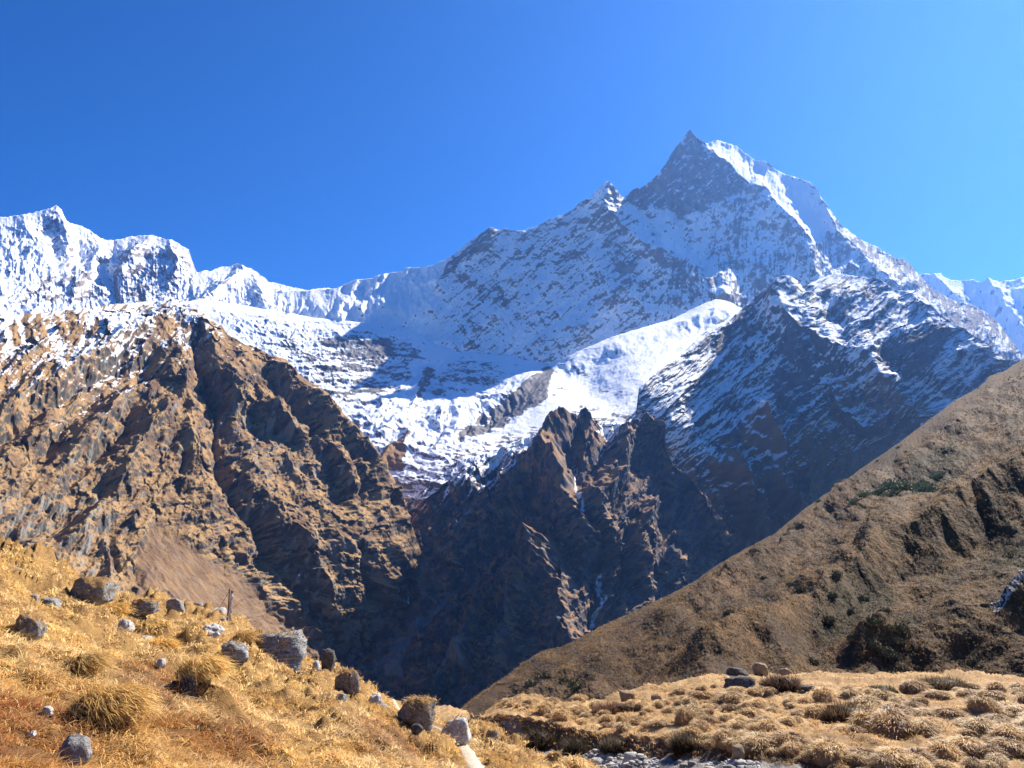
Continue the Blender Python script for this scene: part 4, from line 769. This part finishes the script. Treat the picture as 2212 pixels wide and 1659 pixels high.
boulder(BL, 412, 1284, 436, 1298, M_grey, 'small grey stone on the skyline left of the pole', 35, sub=3)
boulder(BL, 456, 1294, 485, 1312, M_white, 'pale stone on the skyline at the foot of the pole', 36, sub=3, rough=.09)
boulder(BL, 116, 1574, 182, 1642, M_grey, 'angular grey rock with a pale lichen top, nearest to the viewer', 37, rough=.035, planes=9)
boulder(BL, 84, 1544, 110, 1566, M_white, 'fist sized white stone above the nearest grey rock', 38, sub=3)
boulder(BL, 52, 1576, 74, 1587, M_white, 'small flat white stone left of the nearest grey rock', 39, sub=3)
boulder(BL, 160, 1428, 186, 1480, M_grey, 'upright grey stone beside a tall grass tuft', 40, rough=.07, cap=(160, .5, -1))
boulder(BL, 334, 1431, 354, 1451, M_white, 'lone white stone above the rusty grass', 41, sub=3)
boulder(BL, 385, 1466, 420, 1516, M_dark, 'dark narrow stone hidden under drooping grass', 42, rough=.06, cap=(420, .6))
boulder(BL, 858, 1520, 938, 1588, M_moss, 'big grass topped boulder on the left of the path, dark in front', 43, rough=.06, cap=(800, .6, 1, (.40, .26, .10)))
boulder(BL, 951, 1562, 1020, 1614, M_white, 'grassy boulder with a bright white right face beside the path', 44, rough=.06, planes=8, cap=(620, .6, -1, (.40, .26, .10)))
boulder(BL, 790, 1494, 824, 1524, M_white, 'cracked pale rock on the hill crest near the far path', 45, strata=1, rough=.12)
boulder(BL, 804, 1519, 836, 1533, M_grey, 'flat grey slab in front of the cracked pale rock', 46, sub=3)
boulder(BL, 722, 1515, 746, 1531, M_grey, 'small flat grey slab alone in the lower grass', 47, sub=3)
boulder(BL, 858, 1586, 880, 1604, M_dark, 'small brown stone in front of the big grass topped boulder', 48, sub=3)
boulder(BL, 884, 1586, 912, 1606, M_dark, 'low brown rock between the two path boulders', 49, sub=3)
boulder(BL, 866, 1514, 878, 1526, M_grey, 'tiny grey stone on the crest above the grass topped boulder', 50, sub=3)
boulder(BL, 1048, 1584, 1076, 1607, M_moss, 'small grassy rock on the right edge of the path', 51, sub=3, cap=(160, .6))
boulder(BL, 10, 1208, 40, 1222, M_grey, 'pair of low grey stones near the very top of the hill', 52, sub=3)
BM = MEADOW
boulder(BM, 1573, 1462, 1640, 1496, M_dark, 'dark boulder with a pale slanting edge at the back of the meadow', 61, rough=.05, planes=7)
boulder(BM, 1627, 1430, 1664, 1460, M_ochre, 'upright brown boulder standing highest at the back of the meadow', 62, rough=.09)
boulder(BM, 1573, 1443, 1620, 1460, M_dark, 'low dark rock left of the upright brown boulder', 63, rough=.08)
boulder(BM, 1684, 1438, 1713, 1454, M_ochre, 'small brown rock right of the upright brown boulder', 64, sub=3)
boulder(BM, 1730, 1484, 1766, 1497, M_dark, 'flat dark slab lying in the back of the meadow', 65, sub=3)
boulder(BM, 1585, 1616, 1611, 1651, M_ochre, 'smooth egg shaped ochre boulder at the foot of the bank', 66, rough=.02, planes=40)
boulder(BM, 1340, 1488, 1376, 1510, M_ochre, 'grass topped rock on the far left crest of the meadow', 67, cap=(240, .6))
boulder(BM, 1406, 1500, 1432, 1516, M_moss, 'dark tuft covered rock beside the meadow crest', 68, sub=3, cap=(160, .6))
# stones of the stream bed
st_src = []
for k in range(5):
    X, F = hull_rock(80 + k, 7, 3, 0, 0, .04); st_src.append((X * np.array([1, .85, .7]), F))
st_me = []
for k in range(5):
    o = mesh_obj('stone', *st_src[k], (M_white, M_grey, M_white, M_white, M_grey)[k]); st_me.append(o)
spots = [(rng.uniform(1275, 1395), rng.uniform(1628, 1662), 0) for _ in range(90)] + [(rng.uniform(1572, 1625), rng.uniform(1650, 1664), 1) for _ in range(22)] + [(rng.uniform(1395, 1560), rng.uniform(1646, 1664), 2) for _ in range(10)]
slab = ('pale rounded stone among the heap of stones in the stream bed', 'pale stone in the small stone heap below the egg shaped boulder', 'scattered stone on the bare ground between the two stone heaps')
sgrp = ('stones heaped in the stream bed', 'stones heaped below the egg shaped boulder', 'stones scattered between the heaps')
for i, (u, v, gk) in enumerate(spots):
    if v < interp(B_bb, u) - 4: v = float(interp(B_bb, u)) + 2
    o = st_me[i] if i < 5 else st_me[i % 5].copy()
    if i >= 5: col.objects.link(o)
    p = ground(MEADOW, u, v)[0]; s = rng.gamma(4, .024) + .045
    o.location = p + np.array([0, 0, s * .2]); o.scale = (s, s, s); o.rotation_euler = (0, 0, rng.uniform(0, 6.28)); tag(o, slab[gk], 'stone', sgrp[gk])
u = np.concatenate([rng.uniform(1255, 1420, 800), rng.uniform(1560, 1640, 300)]); v = interp(B_bb, u) + rng.uniform(-3, 34, len(u)); p = ground(MEADOW, u, v); VV, FF = [], []
for i in range(len(u)):
    X, F = st_src[i % 5]; s = rng.uniform(.025, .085); a = rng.uniform(0, 6.28); c_, s_ = math.cos(a), math.sin(a)
    VV.append(np.stack([X[:, 0] * c_ - X[:, 1] * s_, X[:, 0] * s_ + X[:, 1] * c_, X[:, 2]], 1) * s + p[i]); FF.append(F + i * len(X))
tag(mesh_obj('gravel', np.concatenate(VV), np.concatenate(FF), M_white), 'pale gravel and pebbles between the stream stones', 'gravel', kind='stuff')

# ------------------------------------------------------------------ tussocks, dwarf shrubs
def tussock_mesh(seed, nb=460, tint=((.78, .55, .25), (.40, .25, .11))):
    r_ = np.random.default_rng(seed); n = nb
    ph = r_.uniform(0, 6.28, n); rr = np.sqrt(r_.random(n)) * .78; root = np.stack([rr * np.cos(ph), rr * np.sin(ph), .66 * np.sqrt(np.clip(1 - (rr / .8) ** 2, 0, 1)) - .05], 1)
    o = unit(np.stack([np.cos(ph), np.sin(ph), 0 * ph], 1) + r_.normal(0, .35, (n, 3)) * np.array([1, 1, 0])); a = r_.random(n)[:, None]
    c = (np.array(tint[0]) * a + np.array(tint[1]) * (1 - a)) * r_.uniform(.7, 1.25, (n, 1))
    V, F, C = blades(root, unit(np.stack([r_.normal(0, .15, n), r_.normal(0, .15, n), np.ones(n)], 1)), o, r_.uniform(.25, .6, n), np.full(n, .035), r_.uniform(.75, 1.05, n), c)
    X, F2 = hull_rock(seed + 300, 30, 3, 0, 0, .12); X = X * np.array([.74, .74, .62]); C2 = np.tile(np.array([.34, .22, .11, 1]), (len(X), 1))
    return np.concatenate([V, X]), np.concatenate([F, F2 + len(V)]), np.concatenate([C, C2])
TU = []
for k in range(7):
    V, F, C = tussock_mesh(400 + k, 460, [((.78, .55, .25), (.40, .25, .11)), ((.55, .36, .16), (.26, .15, .07)), ((.70, .52, .27), (.30, .19, .09)), ((.42, .27, .13), (.20, .12, .06))][k % 4]); TU.append(mesh_obj('grass_tussock', V, F, TUSS, {'tint': C}))
zones = [([(1700, 1520), (1800, 1495), (2000, 1490), (2230, 1480), (2260, 1670), (1960, 1662), (1860, 1610), (1760, 1570)], 105, (.42, .85), 'rounded dry grass tussock in the crowd at the right end of the meadow', 'tussocks crowding the right end of the meadow'),
         ([(1420, 1520), (1500, 1480), (1600, 1490), (1720, 1510), (1730, 1570), (1600, 1590), (1480, 1570)], 70, (.35, .65), 'small brown tussock in the group below the dark meadow boulders', 'tussocks below the dark meadow boulders'),
         ([(1090, 1515), (1200, 1515), (1320, 1520), (1420, 1530), (1440, 1590), (1300, 1580), (1180, 1556), (1100, 1540)], 48, (.3, .55), 'low tussock on the left part of the meadow above the cut bank', 'tussocks above the cut bank'),
         ([(1440, 1590), (1640, 1598), (1830, 1632), (1960, 1655), (1900, 1662), (1700, 1640), (1560, 1620), (1440, 1612)], 26, (.4, .75), 'dark tussock hanging on the edge of the cut bank', 'tussocks on the edge of the cut bank')]
kk = 0
for poly, n, (s0, s1), lab, grp in zones:
    pa = np.array(poly); got = []
    for _ in range(6000):
        u, v = rng.uniform(pa[:, 0].min(), pa[:, 0].max()), rng.uniform(pa[:, 1].min(), pa[:, 1].max())
        if not inpoly(poly, np.array([u]), np.array([v]))[0] or rng.random() > .15 + 1.6 * max(0., float(fbm(np.array([u / 60.]), np.array([v / 22.]), 2, 251)[0])): continue
        p = ground(MEADOW, u, v)[0]; s = s0 * .8 + (s1 * 1.05 - s0 * .8) * rng.random() ** 2.4
        if any((p[0] - q[0]) ** 2 + (p[1] - q[1]) ** 2 < ((s + q[3]) * .62) ** 2 for q in got): continue
        got.append((p[0], p[1], p[2], s))
        if len(got) >= n: break
    for x, y, z, s in got:
        o = TU[kk] if kk < 7 else TU[int(rng.integers(0, 7))].copy()
        if kk >= 7: col.objects.link(o)
        o.location = (x, y, z); o.scale = (s * rng.uniform(.8, 1.5), s * rng.uniform(.8, 1.2), s * rng.uniform(.7, 1.4)); o.rotation_euler = (0, 0, rng.uniform(0, 6.28)); tag(o, lab, 'grass tussock', grp); kk += 1
def shrub(L, u0, v0, u1, v1, label, tint, n=1500, name='dwarf_shrub', twig=1.0, thick=.007):
    P = ground(L, (u0 + u1) / 2, v1 - 2)[0]; D = P[1]; w = (u1 - u0) / FD * D; h = (v1 - v0) / FD * D
    q = np.stack([rng.uniform(-1, 1, n), rng.uniform(-1, 1, n)], 1); q = q[(q ** 2).sum(1) < 1]; m = len(q)
    root = np.stack([q[:, 0] * w / 2, q[:, 1] * w * .3 + w * .3, np.zeros(m)], 1); hh = h * np.sqrt(np.clip(1.02 - (q ** 2).sum(1), .05, 1)) * rng.uniform(.6, 1.15, m)
    gz = ground(L, np.clip((root[:, 0] + P[0]) / (root[:, 1] + D) * (CP - 0) * FPX / SC + W / 2 / SC, u0 - 10, u1 + 10), np.full(m, v1 - 2.0))[:, 2] * 0 + P[2]
    root[:, 2] = gz - P[2] - .05
    o_ = unit(np.concatenate([q * .8 + rng.normal(0, .7, (m, 2)), np.zeros((m, 1))], 1)); c = np.array(tint)[None] * rng.uniform(.5, 1.5, (m, 1))
    V, F, C = blades(root, unit(np.stack([rng.normal(0, .3, m), rng.normal(0, .3, m), np.ones(m)], 1)), o_, hh, np.full(m, thick + .0005 * D), rng.uniform(.0, .35, m), c)
    X, F2 = hull_rock(int(u0), 30, 3, 0, 0, .15); X = X * np.array([w * .44, w * .27, h * .62]) + np.array([0, w * .3, 0]); C2 = np.tile(np.append(np.array(tint) * .5, 1), (len(X), 1))
    o = mesh_obj(name, np.concatenate([V, X]), np.concatenate([F, F2 + len(V)]), GRASS, {'tint': np.concatenate([C, C2])}); o.location = P
    return tag(o, label, 'shrub')
shrub(MEADOW, 1792, 1512, 1904, 1566, 'wide brown dwarf shrub in the middle of the meadow, left of the big tussocks', (.11, .07, .04), 2600)
shrub(MEADOW, 1876, 1479, 1948, 1499, 'low dark dome shaped shrub at the back of the meadow', (.10, .075, .04), 1500)
shrub(MEADOW, 1996, 1462, 2110, 1491, 'long low brown shrub along the back right of the meadow', (.13, .09, .055), 2200)
shrub(MEADOW, 1652, 1458, 1740, 1499, 'purplish brown shrub right of the dark boulder with a pale edge', (.10, .062, .045), 2200)
shrub(MEADOW, 1458, 1578, 1518, 1630, 'dark bushy shrub growing on the cut bank', (.075, .055, .035), 1800)
shrub(MEADOW, 1284, 1520, 1394, 1542, 'reddish low shrub on the left of the meadow', (.17, .085, .05), 2000)
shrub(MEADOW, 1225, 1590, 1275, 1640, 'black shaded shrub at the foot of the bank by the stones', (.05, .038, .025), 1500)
shrub(MEADOW, 1300, 1590, 1370, 1628, 'greyish shrub on the bank above the stone heap', (.10, .075, .05), 1600)
shrub(MEADOW, 1130, 1570, 1220, 1622, 'dark undergrowth shrub hanging on the left cut bank', (.07, .05, .03), 2000)
# big grass tufts of the near hill
def big_tuft(u0, v0, u1, v1, label, tint, n=900, lean=(1.3, -.6)):
    P = ground(HILL, (u0 + u1) / 2, v1 - 4)[0]; D = P[1]; w = (u1 - u0) / FD * D; h = (v1 - v0) / FD * D
    n = int(n * 1.5); a = rng.uniform(0, 6.28, n); q = np.sqrt(rng.random(n)); wob = 1 + .22 * pn(np.cos(a) * 1.5 + u0, np.sin(a) * 1.5, 7); r = q * w * .40 * wob
    root = np.stack([r * np.cos(a), .8 * r * np.sin(a) + w * .25, h * .42 * np.sqrt(np.clip(1 - q ** 2, 0, 1)) * (1 + .25 * pn(a, q * 3, 8)) - .02 * h], 1)
    o_ = unit(np.stack([np.cos(a) + lean[0] * 1.3, np.sin(a) + lean[1] * 1.3, 0 * a - .3 * q], 1) + rng.normal(0, .45, (n, 3)) * np.array([1, 1, .3])); c = np.array(tint)[None] * rng.uniform(.5, 1.5, (n, 1))
    V, F, C = blades(root, unit(np.stack([.6 * q * np.cos(a) + rng.normal(0, .25, n), .6 * q * np.sin(a) + rng.normal(0, .25, n), np.ones(n)], 1)), o_, h * rng.uniform(.25, .95, n), np.full(n, .0025 + .0006 * D), rng.uniform(.6, 1.15, n), c, 4)
    X, F2 = hull_rock(int(u0) + 7, 30, 3, 0, 0, .1); X = X * np.array([w * .34, w * .27, h * .36]) + np.array([0, w * .25, 0]); C2 = np.tile(np.append(np.array(tint) * .7, 1), (len(X), 1))
    o = mesh_obj('grass_tuft', np.concatenate([V, X]), np.concatenate([F, F2 + len(V)]), TUSS, {'tint': np.concatenate([C, C2]) * np.array([1.5, 1.5, 1.35, 1])}); o.location = P
    return tag(o, label, 'grass tuft')
big_tuft(120, 1490, 280, 1590, 'huge drooping grass tuft over a dark hollow above the nearest grey rock', (.42, .27, .10), 1700)
big_tuft(365, 1440, 465, 1515, 'tall double grass tuft streaming downhill in the middle of the hill', (.50, .34, .13), 1300)
big_tuft(120, 1400, 200, 1475, 'dense brown grass tuft around the upright grey stone', (.34, .22, .085), 700)
big_tuft(185, 1300, 262, 1342, 'golden tuft spilling over the wide mossy boulder', (.46, .30, .11), 600)
big_tuft(490, 1360, 548, 1400, 'dark based tuft left of the largest boulder', (.36, .22, .08), 500)
big_tuft(560, 1655, 610, 1690, 'spiky grass tuft at the lower middle of the hill', (.38, .24, .10), 400)
big_tuft(580, 1470, 640, 1510, 'loose straw coloured tuft below the largest boulder', (.52, .38, .17), 450)
big_tuft(300, 1365, 372, 1410, 'bright golden tuft between the white stones', (.52, .34, .12), 500)

# ------------------------------------------------------------------ the pole with its narrow flag
def tube(pts, r0, r1, k=8):
    p = np.array(pts, float); n = len(p); V, F = [], []
    for i in range(n):
        d = p[min(i + 1, n - 1)] - p[max(i - 1, 0)]; d /= np.linalg.norm(d); a = np.cross(d, [0.3, 1, .1]); a /= np.linalg.norm(a); b = np.cross(d, a); r = r0 + (r1 - r0) * i / (n - 1)
        V += [p[i] + r * (math.cos(2 * math.pi * j / k) * a + math.sin(2 * math.pi * j / k) * b) for j in range(k)]
        if i: F += [((i - 1) * k + j, (i - 1) * k + (j + 1) % k, i * k + (j + 1) % k, i * k + j) for j in range(k)]
    return np.array(V), np.array(F)
foot = ground(HILL, 486, 1372)[0]; top = np.array(at(496, 1272, foot[1])); rt = bpy.data.objects.new('flag_pole', None); col.objects.link(rt); rt.location = foot
tag(rt, 'thin leaning wooden pole with a narrow tattered flag on the skyline of the hill', 'flag pole')
tw = NT('weathered_wood'); tw.l(tw.mix(tw.ramp(tw.noise(30, 4), .3, .7), (.09, .06, .04), (.2, .14, .1)), tw.b.inputs['Base Color'])
tf = NT('faded_cloth'); tf.l(tf.mix(tf.ramp(tf.noise(9, 3), .45, .55), (.22, .19, .17), (.75, .72, .68)), tf.b.inputs['Base Color'])
ax = top - foot
V, F = tube([ax * -.05, ax * .5 + np.array([.03, 0, 0]), ax], .032, .018); mesh_obj('pole', V, F, tw.m, parent=rt)
tt = np.linspace(.30, .97, 26); V = []
for t in tt:
    c = ax * t + np.array([.05, -.03, 0]); w_ = .075 + .02 * math.sin(t * 40); V += [c, c + np.array([w_, .03 * math.sin(t * 23), -.02]), c + np.array([w_, .03 * math.sin(t * 23) + .006, -.02]), c + np.array([0, .006, 0])]
F = [(4 * i + j, 4 * i + (j + 1) % 4, 4 * i + 4 + (j + 1) % 4, 4 * i + 4 + j) for i in range(25) for j in range(4)]
mesh_obj('flag', np.array(V), np.array(F), tf.m, parent=rt)
anc = ground(HILL, 462, 1306)[0] - foot
V, F = tube([ax * .96, (ax * .96 + anc) / 2 + np.array([0, 0, -.12]), anc], .008, .008, 5); mesh_obj('guy_rope', V, F, tw.m, parent=rt)

# ------------------------------------------------------------------ scrub covering the far hillside
uC = rng.uniform(950, 2420, 62000); tC_ = interp(C_top, uC); vC = tC_ + 2 + (1475 - tC_) * rng.random(len(uC)); kC = vC < 1535
def zone_C(u, v, x, y):
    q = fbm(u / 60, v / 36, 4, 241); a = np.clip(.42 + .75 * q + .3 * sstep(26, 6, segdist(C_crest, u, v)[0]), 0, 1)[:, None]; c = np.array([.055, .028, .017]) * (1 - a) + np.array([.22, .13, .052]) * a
    g = np.clip(sum(polymask(p, u, v, 16) for p in C_green) + .35 * sstep(1500, 2000, u) * sstep(-.1, .4, fbm(u / 90, v / 50, 3, 242)), 0, 1)[:, None] * .85; return c * (1 - g) + np.array([.042, .045, .019]) * g
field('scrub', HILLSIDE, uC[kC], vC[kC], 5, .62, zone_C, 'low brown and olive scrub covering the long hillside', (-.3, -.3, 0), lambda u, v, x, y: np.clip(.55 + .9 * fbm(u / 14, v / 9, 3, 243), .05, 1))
# ------------------------------------------------------------------ bushes on the far hillside
def bush_mesh(seed):
    r_ = np.random.default_rng(seed); n = 520; d = unit(r_.normal(size=(n, 3))); d[:, 2] = np.abs(d[:, 2]); lump = 1 + .35 * pn(d[:, 0] * 2.2 + seed, d[:, 1] * 2.2 + d[:, 2], seed % 40)
    c = d * (r_.random(n) ** .4 * lump)[:, None] * np.array([1, 1, .72]); t1 = unit(r_.normal(size=(n, 3))); t2 = unit(np.cross(t1, r_.normal(size=(n, 3)))); s = r_.uniform(.07, .16, n)[:, None]
    V = np.stack([c - t1 * s, c + t2 * s * .6, c + t1 * s, c - t2 * s * .6], 1).reshape(-1, 3); return V, np.arange(4 * n).reshape(n, 4)
def leaf_mat(name, a, b):
    t = NT(name); i = t.noise(3, 3); t.l(t.mix(t.ramp(i, .35, .65), a, b), t.b.inputs['Base Color']); return t.m
LM = [leaf_mat('grey_green_leaves', (.17, .18, .10), (.36, .37, .23)), leaf_mat('dark_leaves', (.09, .085, .045), (.20, .18, .10))]
BU = [mesh_obj('hillside_bush', *bush_mesh(500 + k), LM[k % 2]) for k in range(4)]
spots = [(u_, v_, 0, s_) for u_, v_, s_ in [(1905, 1070, 3.2), (1925, 1058, 3.6), (1950, 1050, 3.0), (1965, 1078, 3.4), (1990, 1045, 2.6), (2005, 1070, 3.0), (1880, 1085, 2.8), (2030, 1030, 2.5), (1855, 1100, 2.4), (1935, 1092, 2.5)]] \
      + [(rng.uniform(1690, 1990), 0, 1, rng.uniform(1.4, 2.4)) for _ in range(14)] + [(rng.uniform(1780, 1930), rng.uniform(1270, 1360), 2, rng.uniform(.6, 1.2)) for _ in range(7)] \
      + [(rng.uniform(1150, 1260), rng.uniform(1470, 1500), 3, rng.uniform(.9, 1.5)) for _ in range(7)] + [(rng.uniform(1800, 1960), rng.uniform(1400, 1440), 4, rng.uniform(.7, 1.3)) for _ in range(8)] + [(rng.uniform(1480, 1760), rng.uniform(1150, 1420), 5, rng.uniform(.7, 1.3)) for _ in range(8)]
blab = ('pale green bush in the cluster high on the brown hillside', 'small bush on the upper edge of the brown hillside', 'dark bush in the shaded hollow of the brown hillside', 'bush low on the left foot of the brown hillside', 'bush at the foot of the brown hillside behind the meadow', 'scattered bush on the open face of the brown hillside')
bgrp = ('pale bushes in a cluster on the hillside', 'bushes along the hillside edge', 'dark bushes in the hollow', 'bushes on the left foot of the hillside', 'bushes behind the meadow', 'bushes scattered over the hillside')
for i, (u, v, g, s) in enumerate(spots):
    if g == 1 or (g == 5 and v < interp(C_top, u) + 15): v = float(interp(C_top, u)) + rng.uniform(6, 30)
    k = 0 if g == 0 else (2 if g == 1 else 1 + 2 * (i % 2)); o = BU[k] if 'category' not in BU[k] else BU[k].copy()
    if 'category' in BU[k]: col.objects.link(o)
    p = ground(HILLSIDE, u, v)[0]; s *= .75; o.location = p - np.array([0, 0, .1 * s]); o.scale = (s * rng.uniform(.8, 1.2), s, s * rng.uniform(1.0, 1.5)); o.rotation_euler = (0, 0, rng.uniform(0, 6.28)); tag(o, blab[g], 'bush', bgrp[g])
# ------------------------------------------------------------------ the blue air between the viewer and the far peaks
def haze():
    lo, hi = np.array([-14000., -4000., -1800.]), np.array([14000., 14500., 4700.])
    c = np.array([[x, y, z] for z in (0, 1) for y in (0, 1) for x in (0, 1)]) * (hi - lo) + lo
    f = [(0, 2, 3, 1), (4, 5, 7, 6), (0, 1, 5, 4), (2, 6, 7, 3), (0, 4, 6, 2), (1, 3, 7, 5)]
    m = bpy.data.materials.new('mountain_air'); m.use_nodes = True; t = m.node_tree; t.nodes.clear()
    o = t.nodes.new('ShaderNodeOutputMaterial'); v = t.nodes.new('ShaderNodeVolumePrincipled')
    v.inputs['Color'].default_value = (.17, .39, 1.0, 1); v.inputs['Density'].default_value = 2.2e-5; v.inputs['Anisotropy'].default_value = .56
    t.links.new(v.outputs[0], o.inputs['Volume'])
    me = mesh_obj('haze', c, f, m); me['kind'] = 'stuff'; me['label'] = 'thin blue mountain air'; me['category'] = 'haze'
haze()
